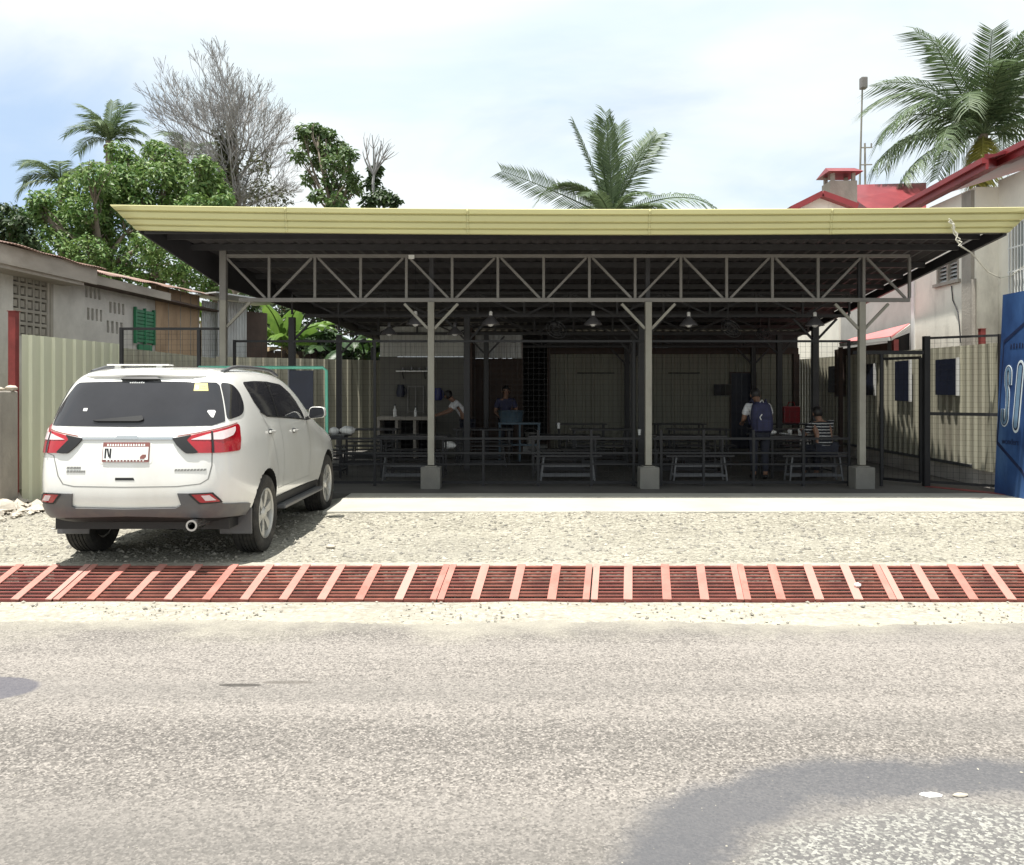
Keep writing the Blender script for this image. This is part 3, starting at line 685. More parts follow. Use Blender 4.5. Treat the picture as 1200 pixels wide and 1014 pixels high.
for x0, x1, z in ((1.75, 2.75, 2.12), (4.2, 5.05, 2.12)):
    MB().tube([(x0, 22.93, z), (x1, 22.93, z)], .014).build('hanging_rod', M['black_iron'], pt)
dr = thing('navy_door', (6.2, 22.98, SZ), 'dark navy flush door in the rear sheet partition', 'door')
MB().box(5.90, 22.95, SZ, 6.54, 22.99, 2.12).build('door_leaf', M['navy'], dr, bevel=.004)
for a, b in (((5.865, 2.14), (6.575, 2.15)), ): MB().box(5.865, 22.94, 2.121, 6.575, 22.995, 2.149).build('head_frame', M['dark_wood'], dr)
MB().box(5.865, 22.94, SZ, 5.897, 22.995, 2.12).build('side_frame', M['dark_wood'], dr); MB().box(6.543, 22.94, SZ, 6.575, 22.995, 2.12).build('side_frame', M['dark_wood'], dr)
MB().ball((6.46, 22.93, 1.1), .03).build('handle', M['alu'], dr, 40)
tv = thing('television', (5.6, 26.0, 1.5), 'black television mounted on the partition beside the navy door', 'television')
MB().box(5.37, 26.00, 1.48, 5.86, 26.06, 1.84).build('casing', M['carblack'], tv, bevel=.008)
MB().box(5.39, 22.794, 1.52, 5.84, 22.798, 1.82).build('screen', M['carglass'], tv)
MB().box(5.56, 26.06, 1.58, 5.68, 22.95, 1.72).build('bracket', M['black_iron'], tv)
MB().box(5.6, 22.792, 1.492, 5.78, 22.797, 1.502).build('trim_strip', M['alu'], tv)

# ------------------------------------------------------------------ mesh fence across the front
FY = 13.68
def wires(mb, p, q, z0, z1, pitch=.085, r=.0013):
    p = Vector((p[0], p[1], 0)); q = Vector((q[0], q[1], 0)); Ln = (q - p).length; n = max(1, int(Ln / pitch))
    for i in range(1, n):
        c = p + (q - p) * i / n; mb.bar((c.x, c.y, z0), (c.x, c.y, z1), r * 2, r * 2, (0,1,0))
    m = max(1, int((z1 - z0) / pitch))
    for i in range(1, m):
        z = z0 + (z1 - z0) * i / m; mb.bar((p.x, p.y, z), (q.x, q.y, z), r * 2, r * 2)
    return mb
mf = thing('mesh_fence', (1, FY, SZ), 'black wire mesh fence on iron posts running across the front of the pavilion', 'fence')
pxs = [-4.45, -3.45, -2.2, -1.33, -.46, .42, 1.27, 1.95, 2.39, 3.07, 3.87, 4.67, 5.40]
for x in pxs: MB().box(x - .02, FY - .02, SZ, x + .02, FY + .02, 2.44 if x in (-4.45, -2.2, -1.33, 1.95, 5.40) else 1.0).build('fence_post', M['black_iron'], mf)
for z, h in ((2.42, .035), (.86, .035), (.63, .03), (.45, .025), (.16, .04)):
    MB().bar((-4.45, FY - .003, z), (5.40, FY - .003, z), .03, h).build('fence_rail', M['black_iron'], mf)
wires(MB(), (-4.45, FY + .02), (5.40, FY + .02), .16, 2.42).build('wire_mesh', M['black_iron'], mf)
mf = thing('mesh_fence', (6.5, FY, SZ), 'black mesh fence bay with an open door, between the right post and blue sign', 'fence')
DX0, DX1 = 5.92, 6.64
MB().box(DX0 - .02, FY - .02, SZ, DX0 + .02, FY + .02, 2.22).build('fence_post', M['black_iron'], mf)
MB().box(DX1 - .045, FY - .045, SZ, DX1 + .045, FY + .045, 2.50).build('fence_post', M['black_iron'], mf)
MB().bar((5.46, FY, 2.24), (DX1, FY, 2.24), .05, .06).build('fence_rail', M['black_iron'], mf)
e0 = Vector((DX1 + .04, FY, 0)); e1 = Vector((7.42, 13.02, 0))
for z, h in ((2.47, .035), (1.26, .05), (.17, .04)):
    MB().bar((e0.x, e0.y, z), (e1.x, e1.y, z), .03, h).build('fence_rail', M['black_iron'], mf)
MB().box(e1.x, e1.y - .02, SZ, e1.x + .04, e1.y + .02, 2.49).build('fence_post', M['black_iron'], mf)
wires(MB(), (e0.x, e0.y), (e1.x, e1.y), .17, 2.47).build('wire_mesh', M['black_iron'], mf)
wires(MB(), (5.46, FY + .02), (DX0, FY + .02), .14, 2.24).build('wire_mesh', M['black_iron'], mf)
# open door leaf
gt = bpy.data.objects.new('door_leaf', None); COL.objects.link(gt); gt.parent = mf; h0 = Vector((DX1 - .06, FY + .06, .16)); gt.location = h0 - wloc(mf)
far = h0 + Vector((-.385, .55, 0))
for a, b in (((0, 0), (0, 2.0)), ((1, 0), (1, 2.0)), ((0, 0), (1, 0)), ((0, 2.0), (1, 2.0))):
    pa = h0.lerp(far, a[0]) + Vector((0, 0, a[1])); pb = h0.lerp(far, b[0]) + Vector((0, 0, b[1]))
    MB().bar(pa, pb, .04, .045, (0,1,0) if a[0] == b[0] else (0,0,1)).build('frame_bar', M['black_iron'], gt)
wires(MB(), (h0.x, h0.y), (far.x, far.y), .16, 2.16).build('wire_mesh', M['black_iron'], gt)

# left yard gate (taller mesh frame)
mg = thing('mesh_gate', (-5.5, FY, 0), 'tall black mesh gate frame between the green sheet fence and the left pavilion post', 'gate')
for x in (-6.26, -5.02, -4.66): MB().box(x - .025, FY - .025, 0, x + .025, FY + .025, 2.64).build('gate_post', M['black_iron'], mg)
for z in (2.62, 1.3, .2): MB().bar((-6.26, FY, z), (-4.66, FY, z), .03, .04).build('gate_rail', M['black_iron'], mg)
wires(MB(), (-6.26, FY), (-4.66, FY), .2, 2.62).build('wire_mesh', M['black_iron'], mg)

# ------------------------------------------------------------------ left fence, post, gatepost
lf = thing('sheet_fence', (-7, 13.6, 0), 'pale green ribbed sheet fence beside the white car, lit by the sun', 'fence')
sheet_obj(corr((-6.98, 12.15), (-6.98, 15.2), .0, 2.43, .31, .035, zt2=2.46), 'sheet', M['fence_l'], lf)
lf = thing('sheet_fence', (-7, 17.6, 0), 'duller green ribbed sheet fence running on behind the mesh gate', 'fence')
sheet_obj(corr((-7.0, 15.21), (-6.95, 20.0), 0, 2.40, .31, .035), 'sheet', M['fence_r'], lf)
lf = thing('sheet_fence', (-5, 21.5, 0), 'grey green ribbed sheet fence under the banana plants at the back left', 'fence')
sheet_obj(corr((-6.94, 20.0), (-3.1, 22.6), 0, 2.44, .31, .035), 'sheet', M['fence_r'], lf)
rp = thing('red_gatepost', (-7.03, 12.06, 0), 'tall red steel post at the near end of the green sheet fence', 'post')
MB().box(-7.09, 12.0, -.02, -6.985, 12.1, 2.74).build('shaft', M['red_post'], rp, bevel=.006)
MB().box(-7.10, 11.99, 2.74, -6.975, 12.11, 2.75).build('cap', M['red_post'], rp)
gp = thing('concrete_gatepost', (-7.6, 11.8, 0), 'weathered concrete gatepost with a broken top at the left edge', 'gatepost')
MB().box(-8.4, 11.55, -.02, -6.93, 11.98, 1.62).build('pillar', M['conc_old'], gp, bevel=.02)
mb = MB(); q = random.Random(5)
for i in range(12): mb.ball((q.uniform(-7.7, -6.95), q.uniform(11.6, 11.9), 1.64 + q.uniform(0, .05)), q.uniform(.04, .1), q.uniform(.04, .08), q.uniform(.02, .05), 7, 5, jit=.25, seed=i)
mb.build('broken_top', M['rock'], gp, 35)
mb = MB()
for i in range(4): mb.tube([(-7.22 + i * .05, 11.75, 1.62), (-7.25 + i * .06, 11.74, 1.80 + .03 * (i % 2))], [.014, .006], 5)
mb.build('reinforcing_stub', M['yellow'], gp)
pts = [(-7.13 + .11 * math.cos(t), 11.545, 1.12 + .17 * math.sin(t)) for t in [R(a) for a in range(-60, 100, 12)]]
mb = MB().tube(pts, .016, 5); pts = [(-7.14 + .13 * math.cos(t), 11.545, .86 + .13 * math.sin(t)) for t in [R(a) for a in range(-90, 70, 12)]]; mb.tube(pts, .018, 5)
mb.build('paint_mark', M['black_iron'], gp)

# ------------------------------------------------------------------ left house
A = Vector((-8.25, 12.2, 0)); B = Vector((-7.55, 21.8, 0)); hd = (B - A).normalized(); hn = Vector((hd.y, -hd.x, 0))   # hn: out of the wall, towards the lot
HL = (B - A).length
def hp(s, z, o=0): p = A + hd * s + hn * o; return Vector((p.x, p.y, z))
def hs(x):   # distance along the wall seen at photo column x
    k = (x - 600) / 1000; return (k * A.y - A.x) / (hd.x - k * hd.y)
def hz(x, y): s = hs(x); return CAMH + (460 - y) / 1000 * (A.y + hd.y * s)
def hbox(s0, s1, z0, z1, o0, o1):
    return MB().add([hp(s0,z0,o0),hp(s1,z0,o0),hp(s1,z0,o1),hp(s0,z0,o1),hp(s0,z1,o0),hp(s1,z1,o0),hp(s1,z1,o1),hp(s0,z1,o1)],
                    [(0,1,2,3),(4,5,6,7),(0,1,5,4),(1,2,6,5),(2,3,7,6),(3,0,4,7)])
lh = thing('old_house', (-9.5, 16, 0), 'old grey block house with rusty roof, vent slots and a green shutter', 'house')
sA, sB = hs(15.5), hs(57); zA, zB = hz(36, 395), hz(36, 320)
sW = hs(182)
wall = hbox(-2.5, sW, 0, 3.78, -.16, 0).build('wall', M['block'], lh)
slots = []
for (x0, x1, y0, y1) in ((99,119,336,350),(127,147,355,368),(101,121,362,376),(124,145,377,391)):
    a, b = hs(x0), hs(x1); z1, z0 = hz((x0+x1)/2, y0), hz((x0+x1)/2, y1)
    for i in range(4):
        w = (b - a) / 4; slots.append((a + i * w + w * .2, a + i * w + w * .75, z0, z1))
mb = hbox(sA, sB, zA, zB, -.3, .1)
for s in slots:
    h = hbox(s[0], s[1], s[2], s[3], -.3, .1); mb.add(h.v, h.f)
gs0, gs1 = hs(157), hs(178); gz0, gz1 = hz(168, 402), hz(168, 364)
h = hbox(gs0 + .03, gs1 - .03, gz0, gz1, -.3, .1); mb.add(h.v, h.f)
carve(wall, [mb])
for cname, s0, s1, z0, z1 in [('dark_room', -2.4, sW - .05, .5, 3.7)]:
    hbox(s0, s1, z0, z1, -1.2, -1.1).build('inner_wall', M['void'], lh)
# breeze-block screen
scr = hbox(sA, sB, zA, zB, -.13, -.10).build('breeze_screen_back', M['void'], lh)
mb = MB(); nc, nrw = 5, 5
for i in range(nc + 1):
    s = sA + (sB - sA) * i / nc; h = hbox(s - .025, s + .025, zA, zB, -.10, -.02); mb.add(h.v, h.f)
for j in range(nrw + 1):
    z = zA + (zB - zA) * j / nrw; h = hbox(sA, sB, z - .025, z + .025, -.10, -.018); mb.add(h.v, h.f)
for i in range(nc):
    for j in range(nrw):
        s = sA + (sB - sA) * (i + .5) / nc; z = zA + (zB - zA) * (j + .5) / nrw
        h = hbox(s - .045, s + .045, z - .055, z + .055, -.10, -.03); mb.add(h.v, h.f)
mb.build('breeze_screen', M['conc_old'], lh)
# concrete band left of the screen, pilaster right of it
hbox(hs(57) + .02, hs(57) + .10, .0, 3.7, .0, .025).build('pilaster', M['conc_old'], lh)
# plank part
hbox(sW, hs(233), 0, 3.95, -.10, .02).build('plank_wall', M['wood'], lh)
for x in (196, 210, 222, 231): hbox(hs(x), hs(x) + .02, 2.2, 3.9, .02, .032).build('wall_batten', M['board'], lh)
# shutters
mb = MB(); n = 9
for i in range(n):
    z = gz0 + (gz1 - gz0) * (i + .1) / n; h = hbox(gs0, gs1, z, z + (gz1 - gz0) / n * .8, .02 + .02 * (i % 2), .05); mb.add(h.v, h.f)
sh = mb.build('shutter', M['green_paint'], lh)
hbox(gs0 + .005, gs1 - .005, gz0, gz1, .004, .018).build('shutter_back', M['green_paint'], sh)
for a, b in ((gs0 - .04, gs0 + .01), (gs1 - .01, gs1 + .04), ((gs0 + gs1) / 2 - .02, (gs0 + gs1) / 2 + .02)): hbox(a, b, gz0 - .03, gz1 + .04, .01, .065).build('frame', M['green_paint'], sh)
hbox(gs0 + .1, gs1 - .1, gz0 - .40, gz0 - .04, .02, .06).build('shutter_flap', M['green_paint'], lh)
# roofs
def roof(s0, s1, ze0, ze1, over, back, rise, name, pitch=.075):
    n = int((s1 - s0) / pitch) * 2; vs = []; fs = []
    for i in range(n + 1):
        s = s0 + (s1 - s0) * i / n; ze = ze0 + (ze1 - ze0) * i / n + (.016 if i % 2 else 0) + .012 * math.sin(i * .21)
        vs.append(hp(s, ze, over + .015 * math.sin(i * .13))); vs.append(hp(s, ze + rise, back))
    for i in range(n): fs.append((2*i, 2*i+2, 2*i+3, 2*i+1))
    o = MB().add(vs, fs).build(name, M['rust_roof'], lh, 50); md = o.modifiers.new('t', 'SOLIDIFY'); md.thickness = .006; return o
sM = hs(72)
roof(-2.6, sM + .5, 3.90, 3.84, .55, -3.5, .86, 'roof')
roof(sM + .05, HL - .4, 3.78, 3.96, .40, -3.5, .84, 'roof')
hbox(-2.6, sM + .35, 3.56, 3.86, .42, .46).build('fascia_board', M['board'], lh)
hbox(sM + .1, hs(183), 3.60, 3.76, .30, .335).build('fascia_board', M['board'], lh)
hbox(-2.6, sM, 3.50, 3.56, 0, .42).build('soffit_board', M['board'], lh)
hbox(sM, HL - .5, 3.60, 3.64, 0, .30).build('soffit_board', M['dark_wood'], lh)
# galvanised lean-to beyond the plank wall
ls = thing('tin_shed', (-6.9, 20, 0), 'small grey tin shed of upright sheets behind the left pavilion post', 'shed')
sheet_obj(corr((hp(hs(234), 0, .05).x, hp(hs(234), 0, .05).y), (hp(hs(252), 0, .2).x, hp(hs(252), 0, .2).y), 0, 3.85, .09, .018), 'sheet', M['galv'], ls)
a = W(255, 400, 21.2); b = W(289, 400, 22.0)
sheet_obj(corr((a.x, a.y), (b.x, b.y), 0, 3.9, .09, .018), 'bright_sheet', M['galv'], ls)
a = W(288, 400, 22.02); b = W(312, 400, 22.6)
MB().add([(a.x,a.y,0),(b.x,b.y,0),(b.x,b.y+.1,0),(a.x,a.y+.1,0),(a.x,a.y,3.7),(b.x,b.y,3.7),(b.x,b.y+.1,3.7),(a.x,a.y+.1,3.7)],
   [(0,1,2,3),(4,5,6,7),(0,1,5,4),(1,2,6,5),(2,3,7,6),(3,0,4,7)]).build('plank_side', M['dark_wood'], ls)
a = W(236, 350, 20.6); b = W(316, 350, 22.2)
MB().bar((a.x, a.y, 3.98), (b.x, b.y, 3.9), 1.2, .03).build('roof', M['galv'], ls)
rb = thing('red_plank_fence', (-6.4, 21.9, 0), 'low reddish brown plank fence behind the sheet fence at the back left', 'fence')
a = W(268, 418, 22.9); b = W(372, 418, 24.5)
for i in range(12):
    p = a.lerp(b, i / 12); r_ = a.lerp(b, (i + .9) / 12); MB().bar((p.x, p.y, 2.55), (r_.x, r_.y, 2.55), .03, .42 + .03 * (i % 3)).build('plank', M['dark_wood'], rb)
for t in (.03, .5, .97): p = a.lerp(b, t); MB().box(p.x - .04, p.y + .03, 0, p.x + .04, p.y + .1, 2.7).build('stake', M['dark_wood'], rb)

# ------------------------------------------------------------------ right fence with boards
rf = thing('sheet_fence', (7.6, 17, 0), 'stained pale olive ribbed sheet fence along the right side of the pavilion', 'fence')
q0 = (7.46, 12.9); q1 = (8.11, 26.0)
def rfx(y): return q0[0] + (q1[0] - q0[0]) * (y - q0[1]) / (q1[1] - q0[1])
sheet_obj(corr(q1, q0, .36, 2.55, .25, .035, zt2=2.36), 'sheet', M['fence_r'], rf)
MB().add([(rfx(12.85) + .03, 12.85, 0), (rfx(26.0) + .03, 26.0, 0), (rfx(26.0) + .15, 26.0, 0), (rfx(12.85) + .15, 12.85, 0),
          (rfx(12.85) + .03, 12.85, .36), (rfx(26.0) + .03, 26.0, .36), (rfx(26.0) + .15, 26.0, .36), (rfx(12.85) + .15, 12.85, .36)],
   [(0,1,2,3),(4,5,6,7),(0,1,5,4),(1,2,6,5),(2,3,7,6),(3,0,4,7)]).build('plinth', M['block'], rf)
MB().bar((rfx(13.9) - .02, 13.9, .40), (rfx(25.7) - .02, 25.7, .40), .04, .05).build('foot_rail', M['alu'], rf)
boards = [(1101, 1126, 421, 463, 'dark navy notice board on the right sheet fence, nearest the blue sign'),
          (1053, 1070, 423, 470, 'dark navy notice board on the right fence, seen through the open mesh door'),
          (1015, 1028, 427, 463, 'dark navy notice board half hidden by the right front post'),
          (974, 989, 429, 460, 'dark green notice board deepest along the right sheet fence')]
for x0, x1, y0, y1, lb in boards:
    def yy(x): k = (x - 600) / 1000; sl = (q1[0] - q0[0]) / (q1[1] - q0[1]); return (q0[0] - sl * q0[1]) / (k - sl)
    ya, yb = yy(x0), yy(x1); ym = (ya + yb) / 2; z1 = CAMH + (460 - y0) / 1000 * ym; z0 = CAMH + (460 - y1) / 1000 * ym
    bo = thing('notice_board', (rfx(ym) - .06, ym, z0), lb, 'notice board', 'dark notice boards along the right fence')
    def bx(ya, yb, z0, z1, d0, d1): return MB().add([(rfx(y) - d, y, z) for z in (z0, z1) for (y, d) in ((ya, d0), (yb, d0), (yb, d1), (ya, d1))],
        [(0,1,2,3),(4,5,6,7),(0,1,5,4),(1,2,6,5),(2,3,7,6),(3,0,4,7)])
    bx(ya, yb, z0, z1, .045, .075).build('panel', M['navy'], bo)
    bx(yb, yb - .05, z0 - .01, z1 + .01, .042, .085).build('pale_edge', M['white_paint'], bo)

# ------------------------------------------------------------------ blue sign
M['sign'] = mat('blue_sign_paint', (0.045, 0.12, 0.31), .5, .25, 1.6, col2=(0.010, 0.028, 0.10), stretch=(1, .8, .5), stain=((0.13, 0.24, 0.42), .5, 1.8, (1, 1.4, .35)))
sg = thing('shop_sign', (7.25, 12.3, .04), 'tall blue painted sign board with outlined white letters leaning at the right edge', 'sign')
def sx(z): return 7.20 + .10 * z / 3
def sp(y, z, o=0): return Vector((sx(z) - o, y, z))
def syl(z): return 12.745 - .05 * (z - .05) / 3.0
zb_, zt_ = .05, 3.05
def sgp(poly, t0, t1):
    n = len(poly); return MB().add([sp(y, z, t0) for y, z in poly] + [sp(y, z, t1) for y, z in poly],
        [tuple(range(n))[::-1], tuple(range(n, 2*n))] + [(i, (i+1) % n, n + (i+1) % n, n + i) for i in range(n)])
sgp([(syl(zb_), zb_), (10.6, zb_), (10.6, zt_), (syl(zt_), zt_)], -.04, 0).build('board', M['sign'], sg)
def sy(x): return 7.238 * 1000 / (x - 600)
def szz(x, y): return CAMH + (460 - y) / 1000 * sy(x)
M['sign_navy'] = mat('sign_navy_line', (0.012, 0.02, 0.06), .5, .1, 5); M['sign_white'] = mat('sign_white_line', (0.62, 0.70, 0.74), .5, .05, 5)
M['sign_pale'] = mat('sign_letter_fill', (0.15, 0.25, 0.37), .5, .2, 5)
def sline(pts, w, o0, o1, mt, name):
    mb = MB()
    for a, b in zip(pts, pts[1:]):
        a = Vector((0, a[0], a[1])); b = Vector((0, b[0], b[1])); d = (b - a).normalized(); nn = Vector((0, -d.z, d.y)) * w / 2
        poly = [(p.y, p.z) for p in (a - nn - d * w * .1, b - nn + d * w * .1, b + nn + d * w * .1, a + nn - d * w * .1)]
        s_ = sgp(poly, o0, o1); mb.add(s_.v, s_.f)
    return mb.build(name, mt, sg)
def pp(x, y): return (sy(x), szz(x, y))
sline([pp(1173.6, 401), pp(1199.5, 377), (11.6, pp(1199.5, 377)[1] + .5)], .05, .001, .004, M['sign_navy'], 'border_line')
sline([pp(1169.6, 519), pp(1200, 553), (11.6, pp(1200, 553)[1] - .5)], .05, .001, .004, M['sign_navy'], 'border_line')
sline([pp(1173.6, 401), pp(1169.6, 519)], .025, .001, .004, M['sign_navy'], 'border_line')
def smooth_path(P, n=5):
    out = []
    for i in range(len(P) - 1):
        p0 = P[max(0, i-1)]; p1 = P[i]; p2 = P[i+1]; p3 = P[min(len(P)-1, i+2)]
        for k in range(n):
            t = k / n
            out.append(tuple(.5 * ((2*p1[j]) + (-p0[j]+p2[j])*t + (2*p0[j]-5*p1[j]+4*p2[j]-p3[j])*t*t + (-p0[j]+3*p1[j]-3*p2[j]+p3[j])*t**3) for j in range(2)))
    out.append(P[-1]); return out
def zz(x): return 1160 + x / 6.35
def zy(y): return 380 + y / 6.35
Sp = smooth_path([pp(zz(x), zy(y)) for x, y in ((141,448),(141,360),(128,330),(116,360),(117,440),(128,520),(126,640),(124,710),(109,738),(97,710),(97,635))])
Op = [pp(zz(217), zy(338)), pp(zz(195), zy(740))]
for nm, pth in (('letter_s', Sp), ('letter_o', Op)):
    ex = 0
    sline(pth, .098 if nm == 'letter_s' else .17, .002, .006, M['sign_white'], 'letter')
    if nm == 'letter_o':
        pass
    sline(pth, .066 if nm == 'letter_s' else .125, .003, .009, M['sign_navy'], 'letter_line')
    sline(pth, .036 if nm == 'letter_s' else .085, .004, .012, M['sign_pale'], 'letter_fill')
# round the ends of the O
for zc, yc in ((Op[0][1], Op[0][0]), (Op[1][1], Op[1][0])):
    for r_, o1, mt in ((.085, .0055, M['sign_white']), (.0625, .0085, M['sign_navy']), (.0425, .0115, M['sign_pale'])):
        sgp([(yc + r_ * math.cos(t), zc + 1.6 * r_ * math.sin(t)) for t in [2*math.pi*i/20 for i in range(20)]], .002, o1).build('letter_end', mt, sg)
def words(txt, y0, z, size, mt, name, stretch=1):
    cu = bpy.data.curves.new(name, 'FONT'); cu.body = txt; cu.size = size; cu.extrude = .002
    o = bpy.data.objects.new(name, cu); COL.objects.link(o); bpy.context.view_layer.update()
    me = bpy.data.meshes.new_from_object(o.evaluated_get(bpy.context.evaluated_depsgraph_get())); bpy.data.objects.remove(o)
    me.transform(Matrix(((0,0,-1,0),(-1*stretch,0,0,0),(0,1,0,0),(0,0,0,1))))
    me.transform(Matrix.Translation((sx(z) - .003, y0, z)))
    return link_mesh(name, me, mt, sg)
words('wonders', pp(1175, 520)[0], pp(1175, 520)[1], .125, M['sign_navy'], 'small_lettering', .95)
mb = MB(); q = random.Random(3)
y0_, z0_ = pp(1181, 409)
for i in range(6):
    y = y0_ - i * .07; s_ = sgp([(y, z0_), (y - .045, z0_), (y - .04, z0_ + .06 + .02 * (i % 2)), (y - .012, z0_ + .075)], .001, .004); mb.add(s_.v, s_.f)
mb.build('small_lettering', M['sign_navy'], sg)
for y in (12.4, 11.0): MB().bar((7.33, y, 0.0), (7.36, y, 2.6), .06, .06, (0,1,0)).build('back_post', M['black_iron'], sg)
# red upright on the right fence
MB().box(rfx(13.75) + .04, 13.72, 2.2, rfx(13.75) + .14, 13.80, 2.58)
o = thing('red_fence_stub', (rfx(13.77), 13.77, 2.2), 'short dark red steel stub standing above the right sheet fence', 'post')
MB().box(rfx(13.77) + .04, 13.73, .0, rfx(13.77) + .12, 13.81, 2.62).build('shaft', M['red_post'], o)
MB().box(rfx(13.77) + .034, 13.724, 2.62, rfx(13.77) + .126, 13.816, 2.63).build('cap', M['red_post'], o)

# ------------------------------------------------------------------ right house
rh = thing('concrete_house', (11, 18, 0), 'two storey whitewashed concrete house with dark red eaves behind the right fence', 'house')
XA, XB, YC = 8.8, 9.23, 16.2
wa = MB().box(XA, YC, 0, 14, 18.8, 5.5).build('wall', M['white_wall'], rh)
def yA(x): return XA * 1000 / (x - 600)
def zA_(x, y): return CAMH + (460 - y) / 1000 * yA(x)
wy0, wy1 = yA(1123.5), yA(1098); wz0, wz1 = zA_(1111, 330), zA_(1111, 307)
carve(wa, [MB().box(XA - .2, wy0, wz0, XA + .25, wy1, wz1)])
wi = MB().box(XA + .12, wy0, wz0, XA + .14, wy1, wz1).build('window', M['glass_pane'], rh)
mb = MB()
for i in range(5):
    z = wz0 + (wz1 - wz0) * (i + .15) / 5; mb.add([(XA + .03, wy0, z), (XA + .03, wy1, z), (XA + .09, wy1, z + .06), (XA + .09, wy0, z + .06)], [(0,1,2,3)])
o = mb.build('louvre', M['galv'], wi); md = o.modifiers.new('t', 'SOLIDIFY'); md.thickness = .008
for y in (wy0 + .02, (wy0 + wy1) / 2, wy1 - .02): MB().box(XA - .01, y - .025, wz0, XA + .11, y + .025, wz1).build('frame', M['board'], wi)
MB().box(XA - .06, wy0 - .08, wz0 - .07, XA + .05, wy1 + .08, wz0 - .005).build('sill', M['conc_old'], wi)
MB().box(XA - .07, yA(1142) , 0, XA, yA(1131), 5.45).build('pilaster', M['conc_old'], rh)
wb = MB().box(XB, 9.0, 0, 14, YC, 5.62).build('wall', M['white_wall'], rh)
MB().box(XA - .035, 18.62, 0, XA, 18.74, 5.3).build('downpipe', M['white_paint'], rh)
MB().tube([(XA - .05, yA(1141) - .1, 0), (XA - .05, yA(1141) - .1, 3.75)], .045, 8).build('drain_pipe', M['conc_old'], rh)
# rear wing
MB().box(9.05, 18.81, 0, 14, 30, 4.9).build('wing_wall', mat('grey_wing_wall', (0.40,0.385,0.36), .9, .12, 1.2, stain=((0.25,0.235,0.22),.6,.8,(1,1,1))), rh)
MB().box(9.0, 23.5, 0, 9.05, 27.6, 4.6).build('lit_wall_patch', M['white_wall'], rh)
# grilled windows on the near wall
def grille(y0, y1, z0, z1):
    w = MB().box(XB + .10, y0, z0, XB + .14, y1, z1).build('window', M['glass_pane'], rh)
    n = int((y1 - y0) / .085)
    for i in range(n + 1):
        y = y0 + (y1 - y0) * i / n; MB().bar((XB - .06, y, z0 - .05), (XB - .06, y, z1 + .05), .022, .022, (0,1,0)).build('grille_bar', M['white_paint'], w)
    for z in (z0, z0 + (z1 - z0) * .33, z0 + (z1 - z0) * .66, z1): MB().bar((XB - .055, y0 - .05, z), (XB - .055, y1 + .05, z), .02, .03).build('grille_rail', M['white_paint'], w)
    MB().box(XB - .02, y0 - .06, z0 - .06, XB + .03, y1 + .06, z0 - .001).build('sill', M['conc_old'], w)
yB = lambda x: XB * 1000 / (x - 600)
wB0, wB1 = 14.4, yB(1186.5)
carve(wb, [MB().box(XB - .2, wB0, 3.35, XB + .3, wB1, 4.72)])
grille(wB0, wB1, 3.38, 4.70)
# eaves: two stepped runs of red fascia
def eave(x, y0, y1, z0, z1, wallx):
    MB().bar((x, y0, z0), (x, y1, z1), .05, .20).build('eave_fascia', M['red_barge'], rh)
    MB().bar((x - .045, y0, z0 + .06), (x - .045, y1, z1 + .06), .10, .10).build('gutter', M['red_barge'], rh)
    MB().add([(x, y0, z0 - .09), (x, y1, z1 - .09), (wallx, y1, z1 - .03), (wallx, y0, z0 - .03)], [(0,1,2,3)]).build('soffit', M['red_barge'], rh)
def roofplane(pts, nm='roof'):
    o = MB().add(pts, [(0,1,2,3)]).build(nm, M['red_roof'], rh); md = o.modifiers.new('t', 'SOLIDIFY'); md.thickness = .05
eave(8.95, 8.8, 15.75, 5.90, 5.86, XB)
roofplane([(8.90, 8.8, 6.03), (8.90, 15.8, 5.97), (14, 15.8, 7.7), (14, 8.8, 7.7)])
eave(8.52, 15.3, 18.6, 5.70, 5.60, XA)
roofplane([(8.48, 15.3, 5.83), (8.48, 19.0, 5.72), (14, 19.0, 7.4), (14, 15.3, 7.4)])
MB().bar((8.95, 15.78, 5.88), (8.52, 15.32, 5.76), .06, .24).build('eave_return', M['red_barge'], rh)
# far wing with gable, roof and chimney
def Wq(x, y, d): return tuple(W(x, y, d))
gw = MB().prism([Wq(931, 262, 25), Wq(931, 243, 25), Wq(962, 229, 25), Wq(1000, 243, 25), Wq(1000, 262, 25)], (0, .2, 0)).build('gable_wall', M['white_wall'], rh)
MB().bar(W(925, 246.5, 24.9), W(962, 228, 24.9), .35, .16).build('barge_board', M['red_barge'], rh)
MB().bar(W(962, 228, 24.9), W(1003, 243, 24.9), .35, .16).build('barge_board', M['red_barge'], rh)
p0, p1, p2, p3 = W(962, 246, 25.2), W(1085, 246, 25.2), W(1085, 216, 27.6), W(985, 219, 27.6)
roofplane([p0, p1, p2, p3])
